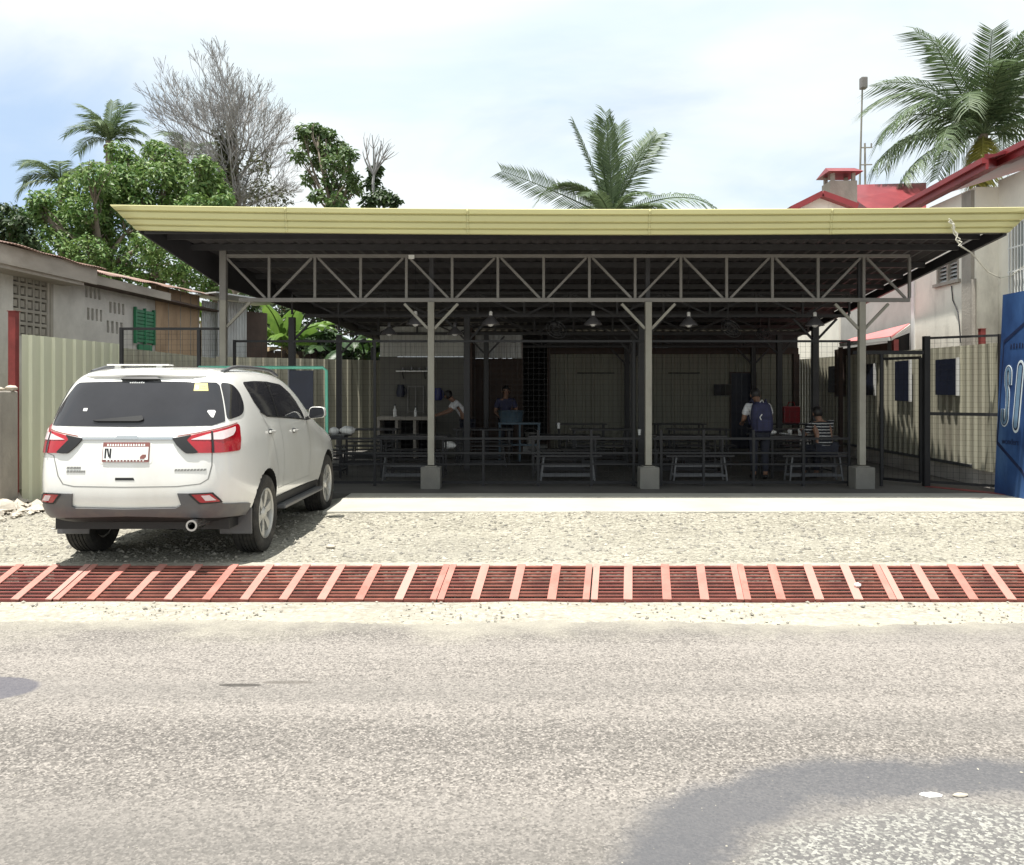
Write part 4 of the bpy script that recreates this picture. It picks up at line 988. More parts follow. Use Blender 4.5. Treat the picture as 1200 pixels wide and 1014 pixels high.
# chimney vent
c = W(983.5, 237, 25.6); s = 25.6 / 1000
MB().box(c.x - 15.5 * s, c.y - .35, c.z - .5, c.x + 15.5 * s, c.y + .35, c.z + 22 * s).build('chimney', M['conc_old'], rh)
for sx_ in (-1, 1):
    for sy_ in (-1, 1): MB().box(c.x + sx_ * 12 * s - .05, c.y + sy_ * .28 - .05, c.z + 22 * s, c.x + sx_ * 12 * s + .05, c.y + sy_ * .28 + .05, c.z + 31 * s).build('chimney_leg', M['conc_old'], rh)
zc = c.z + 31 * s
MB().prism([(c.x - 20 * s, c.y - .5, zc), (c.x + 20 * s, c.y - .5, zc), (c.x + 17 * s, c.y, zc + 8 * s), (c.x - 16 * s, c.y, zc + 8 * s)], (0, .02, 0)).build('chimney_cap_end', M['red_barge'], rh)
MB().add([(c.x - 20 * s, c.y - .55, zc), (c.x + 20 * s, c.y - .55, zc), (c.x + 18 * s, c.y, zc + 9 * s), (c.x - 16 * s, c.y, zc + 9 * s), (c.x + 20 * s, c.y + .55, zc), (c.x - 20 * s, c.y + .55, zc)],
    [(0,1,2,3), (3,2,4,5), (0,3,5), (1,4,2), (0,5,4,1)]).build('chimney_cap', M['red_roof'], rh)
# awning lean-to
aw = thing('awning_shed', (8.3, 18, 0), 'small lean-to with faded red awning roof just behind the right fence', 'shed')
pa, pb_, pc, pd = W(983, 402, 19.6), W(1044, 394, 17.2), W(1066, 379, 18.2), W(1000, 396, 22)
o = MB().add([pa, pb_, pc, pd], [(0,1,2,3)]).build('awning', M['awning'], aw); md = o.modifiers.new('t', 'SOLIDIFY'); md.thickness = .04
a = W(985, 403, 19.5); b = W(1043, 395.5, 17.25)
MB().bar(a - Vector((0,0,.03)), b - Vector((0,0,.03)), .05, .07).build('awning_edge', M['white_paint'], aw)
MB().bar(b + Vector((.02,0,-.03)), pc + Vector((0,0,-.05)), .04, .06).build('awning_edge', M['white_paint'], aw)
p = W(1049, 410, 17.35); MB().box(p.x - .05, p.y - .05, 0, p.x + .05, p.y + .05, CAMH + .062 * 17.35).build('post', M['red_post'], aw)
p = W(985, 415, 19.7); MB().box(p.x - .04, p.y - .04, 0, p.x + .04, p.y + .04, CAMH + .053 * 19.7).build('post', M['dark_wood'], aw)
a, b, c3 = W(978, 412, 20.3), W(1040, 410, 18.6), W(1066, 402, 19)
MB().add([(a.x,a.y,1.5),(b.x,b.y,1.5),(b.x,b.y,CAMH+.058*18.6),(a.x,a.y,CAMH+.05*20.3)], [(0,1,2,3)]).build('dark_side', M['dark_wood'], aw)
MB().add([(b.x,b.y,1.5),(c3.x,c3.y,1.5),(c3.x,c3.y,CAMH+.07*19),(b.x,b.y,CAMH+.06*18.6)], [(0,1,2,3)]).build('dark_side', M['void'], aw)
# ------------------------------------------------------------------ the white car (local: x right, y forward, rear axle at y=0)
CX, CY = -3.41, 8.62
car = thing('parked_suv', (CX, CY, 0), 'white sport utility vehicle parked on the gravel with its back to the road', 'car')
YS = [[-.955,-1.085,-1.075,-1.05,-1.0,-.775,-.655],[-.87,-.945,-.935,-.915,-.875,-.70,-.60],[-.68,-.70,-.70,-.68,-.66,-.56,-.50]]
YS += [[y] * 7 for y in (-.38, 0, .42, 1.0, 1.5, 1.95, 2.4, 2.85, 3.3)] + [[3.55,3.64,3.66,3.64,3.58,3.55,3.52], [3.68,3.80,3.80,3.76,3.66,3.62,3.58]]
WS = [[.61,.68,.70,.70,.68,.585,.50],[.76,.83,.845,.83,.80,.70,.60],[.85,.915,.925,.91,.87,.755,.655],
      [.885,.945,.955,.93,.895,.785,.675],[.885,.95,.965,.935,.90,.795,.685],[.865,.925,.94,.93,.905,.80,.69],[.865,.92,.935,.93,.905,.80,.685],
      [.865,.92,.935,.93,.905,.795,.68],[.865,.925,.94,.93,.905,.81,.71],[.87,.935,.95,.93,.90,.83,.76],[.88,.945,.955,.92,.86,.80,.73],
      [.87,.93,.93,.90,.83,.78,.71],[.76,.82,.83,.80,.74,.68,.60],[.58,.64,.65,.62,.56,.52,.46]]
ZS = [[.44,.60,.85,1.08,1.285,1.66,1.775],[.42,.58,.85,1.08,1.285,1.665,1.785],[.40,.58,.84,1.075,1.285,1.67,1.80],
      [.38,.56,.83,1.07,1.29,1.685,1.815],[.37,.55,.82,1.065,1.29,1.695,1.83],[.36,.55,.82,1.06,1.285,1.70,1.835],[.36,.55,.82,1.06,1.28,1.69,1.83],
      [.36,.55,.82,1.055,1.27,1.65,1.785],[.36,.55,.82,1.05,1.25,1.50,1.575],[.36,.55,.82,1.04,1.20,1.255,1.28],[.37,.55,.82,1.02,1.12,1.17,1.195],
      [.38,.55,.80,.98,1.05,1.09,1.11],[.40,.54,.76,.90,.95,.985,1.0],[.42,.54,.72,.82,.86,.885,.895]]
K = len(YS); FR = [-1, -.55, 0, .55, 1]
vid = {}; V = []; F = []
def cv(k, j, c):
    key = (k, j, c)
    if key not in vid:
        f = FR[c]; w = WS[k][j]; y = YS[k][j]; z = ZS[k][j]
        ins = 1 - abs(f)
        if k == 0: y -= .035 * min(1, ins * 1.6)
        if k == K - 1: y += .05 * min(1, ins * 1.6)
        if j == 6: z += .03 * min(1, ins * 1.8)
        vid[key] = len(V); V.append((f * w, y, z))
    return vid[key]
for k in range(K - 1):
    for j in range(6):
        F.append([cv(k,j,4), cv(k+1,j,4), cv(k+1,j+1,4), cv(k,j+1,4)]); F.append([cv(k,j,0), cv(k,j+1,0), cv(k+1,j+1,0), cv(k+1,j,0)])
    for c in range(4):
        F.append([cv(k,6,c), cv(k,6,c+1), cv(k+1,6,c+1), cv(k+1,6,c)]); F.append([cv(k,0,c), cv(k+1,0,c), cv(k+1,0,c+1), cv(k,0,c+1)])
for j in range(6):
    for c in range(4):
        F.append([cv(0,j,c), cv(0,j,c+1), cv(0,j+1,c+1), cv(0,j+1,c)]); F.append([cv(K-1,j,c), cv(K-1,j+1,c), cv(K-1,j+1,c+1), cv(K-1,j,c+1)])
mb = MB(); mb.add([(x + CX, y + CY, z) for x, y, z in V], F)
body = mb.build('body', [M['carwhite'], M['carblack']], car)
md = body.modifiers.new('s', 'SUBSURF'); md.levels = 3; md.render_levels = 3
bpy.context.view_layer.update()
me = bpy.data.meshes.new_from_object(body.evaluated_get(bpy.context.evaluated_depsgraph_get())); body.modifiers.clear(); body.data = me
bmt = bmesh.new(); bmt.from_mesh(me); bmesh.ops.recalc_face_normals(bmt, faces=bmt.faces); bmt.to_mesh(me)
BV = BVHTree.FromBMesh(bmt); bmt.free()
WR, WZ, WB = .385, .385, 2.845
cut = []
for y in (0, WB):
    for s in (-1, 1):
        m2 = MB(); m2.lathe([(0, s * .58), (.44, s * .58), (.44, s * 1.2), (0, s * 1.2)], 40, (CX, CY + y, WZ + .01), 'x'); cut.append(m2)
tmp = wloc(car)
body_world = body.matrix_world.copy()
bpy.context.view_layer.update()
carve(body, cut)
body.data.polygons.foreach_set('use_smooth', [True] * len(body.data.polygons)); body.data.set_sharp_from_angle(angle=R(42))
for p in body.data.polygons:       # wheel-well liners are black
    c = p.center
    for y in (0, WB):
        d = math.hypot(c.y - y, c.z - WZ - .01)
        if (d < .437 and abs(c.x) > .5) or (abs(d - .44) < .004 and .57 < abs(c.x)):
            if d < .437 and abs(c.x) > .62: continue
            p.material_index = 1
    if (c.z < .42 and abs(p.normal.z) > .6) or (c.z < .515 and c.y < -.45): p.material_index = 1
# wrap coordinate s: 0 at the middle of the tail, along the rear, round the corner and forward along the right flank
RC = .46; C0 = .44; QA = RC * math.pi / 2
def wrap_ray(s):
    sg_ = 1 if s >= 0 else -1; a = abs(s)
    if a <= C0: return Vector((s, -.42, 0)), Vector((0, -1, 0))
    if a <= C0 + QA:
        t = (a - C0) / RC; return Vector((sg_ * C0, -.42, 0)), Vector((sg_ * math.sin(t), -math.cos(t), 0))
    return Vector((sg_ * C0, -.42 + (a - C0 - QA), 0)), Vector((sg_, 0, 0))
def wrap_s(p):
    a = abs(p.x); sg_ = 1 if p.x >= 0 else -1
    if p.y >= -.42: return sg_ * (C0 + QA + p.y + .42)
    if a <= C0: return p.x
    return sg_ * (C0 + RC * math.atan2(a - C0, -.42 - p.y))
def on_body(s, z, off):
    o, d = wrap_ray(s); o = o.copy(); o.z = z
    h = BV.ray_cast(o, d)
    if h[0] is None: h = BV.find_nearest(o + d * .5)
    n = h[1]
    if n.dot(d) < 0: n = -n
    return h[0] + n * off
def round_poly(P, r, n=4):
    out = []; m = len(P)
    for i in range(m):
        a, b, c = Vector(P[i-1]), Vector(P[i]), Vector(P[(i+1) % m])
        u = (a - b); v = (c - b); rr = min(r, u.length * .45, v.length * .45)
        p = b + u.normalized() * rr; q_ = b + v.normalized() * rr
        for k in range(n + 1):
            t = k / n; out.append(((1-t)**2 * p + 2*t*(1-t) * b + t*t * q_))
    return out
def skin_patch(P, name, mt, parent, off=.004, step=.04, sink=.012, mapf=None, rnd_=0.0, mirror=False):
    "fit the flat outline P (s, z) on the car body"
    mapf = mapf or on_body
    P = round_poly(P, rnd_) if rnd_ else [Vector(p) for p in P]
    if mirror: P = [Vector((-p.x, p.y)) for p in P]
    bm = bmesh.new(); bm.faces.new([bm.verts.new((p.x, p.y, 0)) for p in P])
    for ax in (0, 1):
        lo = min(p[ax] for p in P); hi = max(p[ax] for p in P); n = max(1, int((hi - lo) / step))
        for i in range(1, n):
            c = lo + (hi - lo) * i / n; co = Vector((0,0,0)); co[ax] = c; no = Vector((0,0,0)); no[ax] = 1
            bmesh.ops.bisect_plane(bm, geom=bm.verts[:] + bm.edges[:] + bm.faces[:], plane_co=co, plane_no=no, dist=1e-6)
    flat = {v: (v.co.x, v.co.y) for v in bm.verts}
    be = [e for e in bm.edges if e.is_boundary]
    ring = bmesh.ops.extrude_edge_only(bm, edges=be)['geom']
    newv = [g for g in ring if isinstance(g, bmesh.types.BMVert)]
    for v in newv: flat[v] = (v.co.x, v.co.y)
    low = set(newv)
    for v in bm.verts: v.co = mapf(flat[v][0], flat[v][1], -sink if v in low else off)
    bmesh.ops.recalc_face_normals(bm, faces=bm.faces)
    me = bpy.data.meshes.new(name); bm.to_mesh(me); bm.free(); me.transform(Matrix.Translation((CX, CY, 0)))
    return link_mesh(name, me, mt, parent, 50)
def side_map(sgn):
    def f(y, z, off):
        h = BV.ray_cast(Vector((0, y, z)), Vector((sgn, 0, 0)))
        if h[0] is None: h = BV.find_nearest(Vector((sgn * .9, y, z)))
        n = h[1]
        if n.x * sgn < 0: n = -n
        return h[0] + n * off
    return f
def line_strip(pts, w, name, mt, parent, off=.0015, mapf=None, closed=False):
    mapf = mapf or on_body; mb = MB(); P = []
    for a, b in zip(pts, pts[1:] + ([pts[0]] if closed else [])):
        a, b = Vector(a), Vector(b); n = max(1, int((b - a).length / .03))
        for i in range(n): P.append(a.lerp(b, i / n))
    P.append(Vector(pts[0] if closed else pts[-1]))
    vs = []; fs = []
    for i, p in enumerate(P):
        d = (P[min(i+1, len(P)-1)] - P[max(i-1, 0)]).normalized(); nn = Vector((-d.y, d.x)) * w / 2
        for q_ in (p - nn, p + nn): r_ = mapf(q_.x, q_.y, off); vs.append((r_.x + CX, r_.y + CY, r_.z))
    fs = [(2*i, 2*i+2, 2*i+3, 2*i+1) for i in range(len(P) - 1)]
    mb.add(vs, fs); return mb.build(name, mt, parent, 60)
# glass
glassR = [(-.700,1.305),(-.66,1.30),(0,1.292),(.66,1.30),(.770,1.335),(.775,1.36),(.800,1.665),(.77,1.69),(0,1.703),(-.66,1.69),(-.695,1.67),(-.735,1.44)]
rg = skin_patch(glassR, 'rear_window', M['carglass'], car, .004, .05)
quart = [(.792,1.345),(1.02,1.385),(1.10,1.415),(1.165,1.49),(1.155,1.60),(1.07,1.665),(.97,1.685),(.818,1.69)]
skin_patch(quart, 'quarter_window', M['carglass'], car, .005, .05, rnd_=.05)
skin_patch(quart, 'quarter_window', M['carglass'], car, .005, .05, rnd_=.05, mirror=True)
sg_poly = [(-.25,1.70),(-.14,1.52),(-.01,1.415),(.18,1.365),(1.0,1.325),(1.74,1.283),(1.69,1.36),(1.55,1.485),(1.36,1.59),(1.06,1.69),(.54,1.715),(.1,1.715)]
for sgn in (1, -1):
    w_ = skin_patch(sg_poly, 'side_window', M['carglass'], car, .004, .07, mapf=side_map(sgn), rnd_=.05)
    line_strip([(.56,1.345),(.50,1.71)], .05, 'window_pillar', M['carblack'], w_, .007, side_map(sgn))
    line_strip([(-.02,1.405),(.18,1.355),(1.0,1.315),(1.76,1.272)], .016, 'window_trim', M['carblack'], w_, .007, side_map(sgn))
def up_map(x, y, off):
    h = BV.ray_cast(Vector((x, y, .9)), Vector((0,0,1)))
    n = h[1]; n = n if n.z > 0 else -n
    return h[0] + n * off
skin_patch([(-.55,1.62),(.55,1.62),(.66,2.32),(0,2.36),(-.66,2.32)], 'windscreen', M['carglass'], car, .004, .08, mapf=up_map, rnd_=.08)
def front_map(x, z, off):
    h = BV.ray_cast(Vector((x, 3.1, z)), Vector((0,1,0)))
    n = h[1]; n = n if n.y > 0 else -n
    return h[0] + n * off
skin_patch([(-.3,.66),(.3,.66),(.34,.82),(-.34,.82)], 'grille', M['carblack'], car, .01, .08, mapf=front_map, rnd_=.03)
for sgn in (1, -1): skin_patch([(sgn*.40,.70),(sgn*.66,.74),(sgn*.70,.83),(sgn*.42,.82)], 'headlight', M['lens_white'], car, .006, .06, mapf=front_map, rnd_=.03)
# tail lights: red body, clear upper lens, black inner tip
tailP = [(.44,1.18),(.56,1.225),(.74,1.272),(.905,1.308),(.93,1.285),(.91,1.16),(.885,1.065),(.72,1.057),(.545,1.062)]
clearP = [(.525,1.176),(.63,1.222),(.86,1.283),(.852,1.245),(.815,1.205),(.72,1.172)]
tipP = [(.395,1.188),(.44,1.195),(.53,1.218),(.500,1.178),(.575,1.066),(.548,1.058),(.50,1.058),(.475,1.085)]
for mir in (False, True):
    tl = skin_patch(tailP, 'tail_light', M['taillight'], car, .016, .04, .02, rnd_=.02, mirror=mir)
    skin_patch(clearP, 'clear_lens', M['lens_white'], tl, .021, .04, .0, rnd_=.01, mirror=mir)
    skin_patch(tipP, 'black_tip', M['carblack'], tl, .020, .04, .01, rnd_=.01, mirror=mir)
    sgn = -1 if mir else 1
    line_strip([(sgn*.655,1.06),(sgn*.655,1.245)], .014, 'lens_joint', M['carblack'], tl, .0235)
    line_strip([(sgn*.44,1.206),(sgn*.56,1.232),(sgn*.74,1.279),(sgn*.90,1.314)], .010, 'lens_edge', M['plate_maroon'], tl, .015)
# tailgate seam, chrome bar, plate, handle recess
line_strip([(-.665,1.06),(-.60,1.04),(-.575,.95),(-.555,.86),(-.52,.79),(-.45,.770),(0,.765),(.45,.770),(.585,.790),(.63,.83),(.652,.95),(.655,1.06)], .008, 'tailgate_seam', M['badge'], car, .0012)
skin_patch([(-.44,1.178),(.44,1.178),(.40,1.20),(-.40,1.20)], 'chrome_strip', M['chrome'], car, .014, .06)
skin_patch([(-.10,1.183),(.10,1.183),(.09,1.21),(-.09,1.21)], 'chrome_badge', M['chrome'], car, .019, .05)
skin_patch([(-.235,.97),(.235,.97),(.22,1.175),(-.22,1.175)], 'plate_recess', M['carwhite'], car, .002, .06, rnd_=.03)
pl = skin_patch([(-.205,.985),(.205,.985),(.205,1.155),(-.205,1.155)], 'number_plate', M['plate_maroon'], car, .012, .08, rnd_=.008)
skin_patch([(-.199,1.004),(.199,1.004),(.199,1.116),(-.199,1.116)], 'plate_field', M['white_plastic'], pl, .014, .08)
q = random.Random(9)
for z, n, h in ((1.132, 15, .018), (.996, 12, .010)):
    for i in range(n):
        s = -.16 + .32 * i / (n - 1); skin_patch([(s-.007,z-h/2),(s+.007,z-h/2),(s+.005,z+h/2),(s-.006,z+h/2)], 'plate_lettering', M['white_plastic'], pl, .0145, .1)
for P in ([(-.184,1.018),(-.170,1.018),(-.170,1.102),(-.184,1.102)], [(-.140,1.018),(-.126,1.018),(-.126,1.102),(-.140,1.102)], [(-.170,1.102),(-.153,1.102),(-.138,1.03),(-.150,1.03)],
          [(.13,1.012),(.165,1.012),(.182,1.03),(.182,1.05),(.15,1.05),(.13,1.03)]):
    skin_patch(P, 'plate_letter', M['plate_maroon'] if P[0][0] > 0 else M['carblack'], pl, .0155, .1)
skin_patch([(-.085,.825),(.085,.825),(.075,.848),(-.085,.848)], 'gate_handle', M['carblack'], car, .003, .06)
def badge_row(s0, z, n, w, h, slant, nm):
    for i in range(n):
        s = s0 + i * w; P = [(s, z), (s + w * .72, z), (s + w * .72 + slant, z + h), (s + slant, z + h)]
        skin_patch(P, nm, M['badge'], car, .005, .1)
badge_row(-.50, .925, 5, .021, .018, .004, 'badge_letter'); badge_row(-.50, .893, 7, .021, .018, .004, 'badge_letter')
badge_row(.43, .905, 10, .019, .018, .006, 'badge_letter')
# stickers and wiper
skin_patch([(.505,1.612),(.655,1.612),(.655,1.682),(.505,1.682)], 'yellow_sticker', M['yellow'], car, .0055, .06)
for i in range(4): skin_patch([(.56+i*.022,1.63),(.573+i*.022,1.63),(.576+i*.022,1.665),(.563+i*.022,1.665)], 'sticker_mark', M['board'], car, .0062, .1)
skin_patch([(.52,1.628),(.55,1.628),(.55,1.655),(.52,1.655)], 'sticker_mark', M['white_plastic'], car, .0062, .1)
skin_patch([(.632,1.425),(.66,1.375),(.675,1.37),(.70,1.425),(.69,1.437),(.64,1.437)], 'white_sticker', M['white_plastic'], car, .0055, .06)
skin_patch([(-.455,1.43),(-.42,1.43),(-.42,1.455),(-.455,1.455)], 'white_sticker', M['white_plastic'], car, .0055, .06)
for i in range(7): skin_patch([(-.10+i*.02,1.683),(-.086+i*.02,1.683),(-.086+i*.02,1.692+.004*(i%3)),(-.10+i*.02,1.692)], 'sticker_letter', M['white_plastic'], car, .0055, .1)
skin_patch([(-.30,1.335),(-.34,1.345),(.10,1.385),(.12,1.35),(.08,1.335)], 'wiper', M['carblack'], car, .022, .06, rnd_=.01)
# roof spoiler lip over the rear window
mb = MB(); vs = []
pts = [(-.56, -.655), (-.45, -.71), (-.2, -.745), (0, -.75), (.2, -.745), (.45, -.71), (.56, -.655)]
for x, y in pts:
    zt = 1.795 - .02 * abs(x); vs += [(CX + x, CY + y, zt - .055), (CX + x, CY + y - .02, zt - .03), (CX + x, CY + y + .03, zt - .004), (CX + x, CY + y + .22, zt + .018), (CX + x, CY + y + .20, zt - .07)]
fs = [(5*i+a, 5*i+(a+1)%5, 5*i+5+(a+1)%5, 5*i+5+a) for i in range(6) for a in range(5)] + [(0,1,2,3,4), (34,33,32,31,30)]
mb.add(vs, fs); mb.build('roof_spoiler', M['carwhite'], car, 50, bevel=.008)
skin_patch([(-.18,1.705),(.18,1.705),(.14,1.725),(-.14,1.725)], 'brake_light', M['carblack'], car, .03, .06)
MB().bar((CX - .50, CY - .33, 1.865), (CX + .10, CY - .33, 1.865), .12, .014).build('roof_plate', M['carwhite'], car, bevel=.004)
for x in (-.4, 0): MB().box(CX + x - .03, CY - .37, 1.80, CX + x + .03, CY - .29, 1.86).build('roof_plate_foot', M['carwhite'], car)
for sgn in (-1, 1):
    P = [Vector((CX + sgn * (.625 + .01 * math.sin(t * 3.1)), CY - .42 + t * 1.9, 1.80 + .045 * min(1, t * 6, (1 - t) * 6) + .018 * math.sin(t * 3.14))) for t in [i / 14 for i in range(15)]]
    MB().tube(P, .018, 8).build('roof_rail', M['alu'], car, 50)
# lower bumper: grey cladding with hockey-stick corners, reflectors in them
bumpP = [(-1.05,.555),(-.70,.60),(-.705,.69),(-.60,.712),(-.455,.708),(-.465,.60),(-.44,.585),(0,.578),(.44,.585),(.475,.61),(.455,.712),(.53,.710),(.655,.712),(.71,.62),(.72,.602),(1.06,.555),(1.06,.455),(.5,.50),(0,.515),(-.5,.50),(-1.05,.455)]
skin_patch(bumpP, 'lower_bumper', M['cargrey'], car, .022, .05, .03)
for mir in (False, True):
    rf_ = skin_patch([(.53,.70),(.645,.703),(.70,.63),(.585,.630)], 'reflector', M['taillight'], car, .028, .04, .01, rnd_=.012, mirror=mir)
    skin_patch([(.59,.69),(.632,.692),(.672,.645),(.612,.645)], 'reflector_lens', M['lens_white'], rf_, .031, .04, .0, mirror=mir)
    line_strip([((-1 if mir else 1)*a, b) for a, b in [(.525,.706),(.648,.709),(.708,.626),(.58,.624),(.525,.706)]], .012, 'reflector_rim', M['carblack'], rf_, .029)
MB().box(CX - .60, CY - .99, .46, CX + .60, CY - .80, .52).build('under_panel', M['carblack'], car, bevel=.02)
MB().box(CX - .80, CY - .75, .34, CX + .80, CY + 3.2, .44).build('underbody', M['carblack'], car)
MB().tube([(CX - .62, CY, .36), (CX + .62, CY, .36)], .06, 8).build('rear_axle', M['carblack'], car, 50)
MB().ball((CX, CY, .35), .14, .16, .14).build('axle_case', M['carblack'], car, 40)
# exhaust
mb = MB(); mb.lathe([(.034,-.20),(.050,-.20),(.054,.14),(.042,.14)], 20, (CX + .585, CY - .90, .425), 'y')
o = mb.build('exhaust_pipe', M['chrome'], car, 40)
for v in o.data.vertices: pass
MB().tube([(CX + .63, CY - .55, .44), (CX + .5, CY + .4, .42)], .03, 8).build('tail_pipe', M['carblack'], car, 50)
# mud flaps
for sgn in (-1, 1):
    MB().box(CX + sgn * .62, CY - .485, .25, CX + sgn * .93, CY - .465, .50).build('mud_flap', M['cargrey'], car, bevel=.008)
# door seams, handles, sills
for sgn in (-1, 1):
    sm = side_map(sgn)
    dp = line_strip([(.58,1.33),(.66,.95),(.66,.58)], .007, 'door_seam', M['badge'], car, .0012, sm)
    line_strip([(-.01,1.40),(.28,1.10),(.42,.75),(.46,.58)], .007, 'door_seam', M['badge'], car, .0012, sm)
    line_strip([(1.78,1.26),(1.86,1.0),(1.84,.58)], .007, 'door_seam', M['badge'], car, .0012, sm)
    line_strip([(.46,.585),(1.84,.585)], .007, 'door_seam', M['badge'], car, .0012, sm)
    for y, z in ((.12, 1.195), (1.06, 1.165)):
        p = sm(y, z, .002); p2 = sm(y + .19, z - .003, .002)
        a = Vector((p.x + CX + sgn * .018, p.y + CY, p.z)); b = Vector((p2.x + CX + sgn * .018, p2.y + CY, p2.z))
        h_ = MB().bar(a, b, .022, .026).build('door_handle', M['carwhite'], car, bevel=.006)
        MB().bar(a - Vector((sgn*.016,0,.0)) + Vector((0,.02,0)), a - Vector((sgn*.016,0,0)) + Vector((0,.12,0)), .012, .045).build('handle_recess', M['carblack'], h_)
    MB().box(CX + sgn * .86, CY + .52, .355, CX + sgn * .985, CY + 2.33, .40).build('side_step', M['cargrey'], car, bevel=.012)
    MB().box(CX + sgn * .84, CY + .46, .40, CX + sgn * .905, CY + 2.38, .50).build('sill_panel', M['carblack'], car, bevel=.01)
    for y in (.8, 1.5, 2.1): MB().box(CX + sgn * .6, CY + y - .03, .38, CX + sgn * .9, CY + y + .03, .42).build('step_bracket', M['carblack'], car)
    # mirrors
    def slab(x0, x1, z0, z1, y0, y1, rr):
        P = round_poly([(x0, z0), (x1, z0 + .02), (x1 - .01, z1), (x0 + .015, z1)], rr, 5)
        return MB().prism([(CX + sgn * p.x, CY + y0, p.y) for p in P], (0, y1 - y0, 0))
    mi_ = slab(.93, 1.135, 1.275, 1.425, 1.76, 1.86, .05).build('wing_mirror', M['carwhite'], car, 40, bevel=.006)
    slab(.938, 1.130, 1.281, 1.420, 1.748, 1.757, .05).build('mirror_glass', M['carglass'], mi_)
    MB().bar((CX + sgn * .86, CY + 1.82, 1.27), (CX + sgn * .96, CY + 1.81, 1.30), .05, .04).build('mirror_arm', M['carblack'], mi_)
    # wheels
    for y in (0, WB):
        wl = bpy.data.objects.new('wheel', None); COL.objects.link(wl); wl.parent = car; wl.location = (sgn * .81, y, WR)
        c = (CX, CY + y, WR)
        hh = lambda t: sgn * (.81 + t)
        tp = [(.245,-.115),(.30,-.128),(.345,-.130),(.372,-.118),(.383,-.09)]
        for i in range(5):
            a = -.08 + i * .035; tp += [(.384, a), (.384, a + .024), (.376, a + .027), (.376, a + .032)]
        tp += [(.383,.10),(.372,.118),(.345,.130),(.30,.128),(.262,.118),(.245,.11)]
        MB().lathe([(r, hh(h)) for r, h in tp], 48, c, 'x', closed=True).build('tyre', M['tyre'], wl, 40)
        rp_ = [(.235,-.10),(.247,-.10),(.247,.105),(.254,.118),(.246,.123),(.232,.112),(.222,.06),(.222,-.09)]
        mb = MB(); mb.lathe([(r, hh(h)) for r, h in rp_], 40, c, 'x', closed=True)
        for k in range(6):
            t0 = 2 * math.pi * k / 6 + .26
            def pt(r, t, h): return Vector((c[0] + hh(h), c[1] + r * math.cos(t), c[2] + r * math.sin(t)))
            vs = []
            for r, dt, h in ((.045, .62, .085), (.11, .30, .098), (.235, .20, .104)):
                for s_ in (-1, 1): vs += [pt(r, t0 + s_ * dt, h), pt(r, t0 + s_ * dt * .9, h - .04)]
            fs = []
            for i in (0, 4): fs += [(i, i+4, i+6, i+2), (i+1, i+3, i+7, i+5), (i, i+1, i+5, i+4), (i+2, i+6, i+7, i+3)]
            mb.add(vs, fs)
        mb.lathe([(0, hh(.112)), (.04, hh(.112)), (.055, hh(.10)), (.075, hh(.085)), (.075, hh(.04))], 20, c, 'x')
        mb.build('rim', M['alloy'], wl, 35)
        mb = MB(); mb.lathe([(0, hh(.02)), (.225, hh(.02)), (.225, hh(-.1)), (0, hh(-.1))], 24, c, 'x'); mb.build('brake_disc', M['carblack'], wl, 40)
        for k in range(6):
            t0 = 2 * math.pi * k / 6 + .26 + math.pi / 6
            pass


# ------------------------------------------------------------------ pendant lamps
def pendant(x, y, d, label, dark=False):
    c = W(x, y, d); t = thing('pendant_lamp', (c.x, d, c.z), label, 'pendant lamp', 'pendant lamps under the pavilion roof')
    top = roofz(d) - .06
    MB().tube([(c.x, d, c.z + .14), (c.x, d, top)], .006, 6).build('cord', M['black_iron'], t)
    MB().lathe([(.155,-.055),(.150,-.035),(.095,.03),(.045,.075),(.032,.10),(.0,.10),(.0,.09),(.03,.09),(.042,.07),(.09,.025),(.146,-.04)], 24, c, 'z').build('lamp_shade', M['lamp'], t, 40)
    MB().lathe([(0,.10),(.028,.10),(.030,.16),(.018,.175),(0,.175)], 14, c, 'z').build('socket', M['white_plastic'] if not dark else M['lamp'], t, 40)
    MB().lathe([(0,.06),(.025,.05),(.05,-.01),(.055,-.045),(.035,-.075),(0,-.085)], 14, c, 'z').build('bulb', M['bulb'], t, 60)
pendant(487, 377, 14.3, 'grey pendant lamp hanging left of the second pavilion post')
pendant(575, 377, 14.3, 'grey pendant lamp hanging midway between the second and third posts')
pendant(695, 377, 14.3, 'grey pendant lamp hanging left of the third pavilion post')
pendant(807, 378, 14.3, 'grey pendant lamp hanging between the two ceiling fans, right of the third post')
pendant(955, 378, 14.3, 'grey pendant lamp hanging left of the right front post, rightmost of the lamps')
pendant(456, 389, 16.2, 'dark pendant lamp further back in front of the white ribbed sheet, leftmost of all', True)
pendant(533, 389, 16.2, 'dark pendant lamp further back, right of the second front post', True)

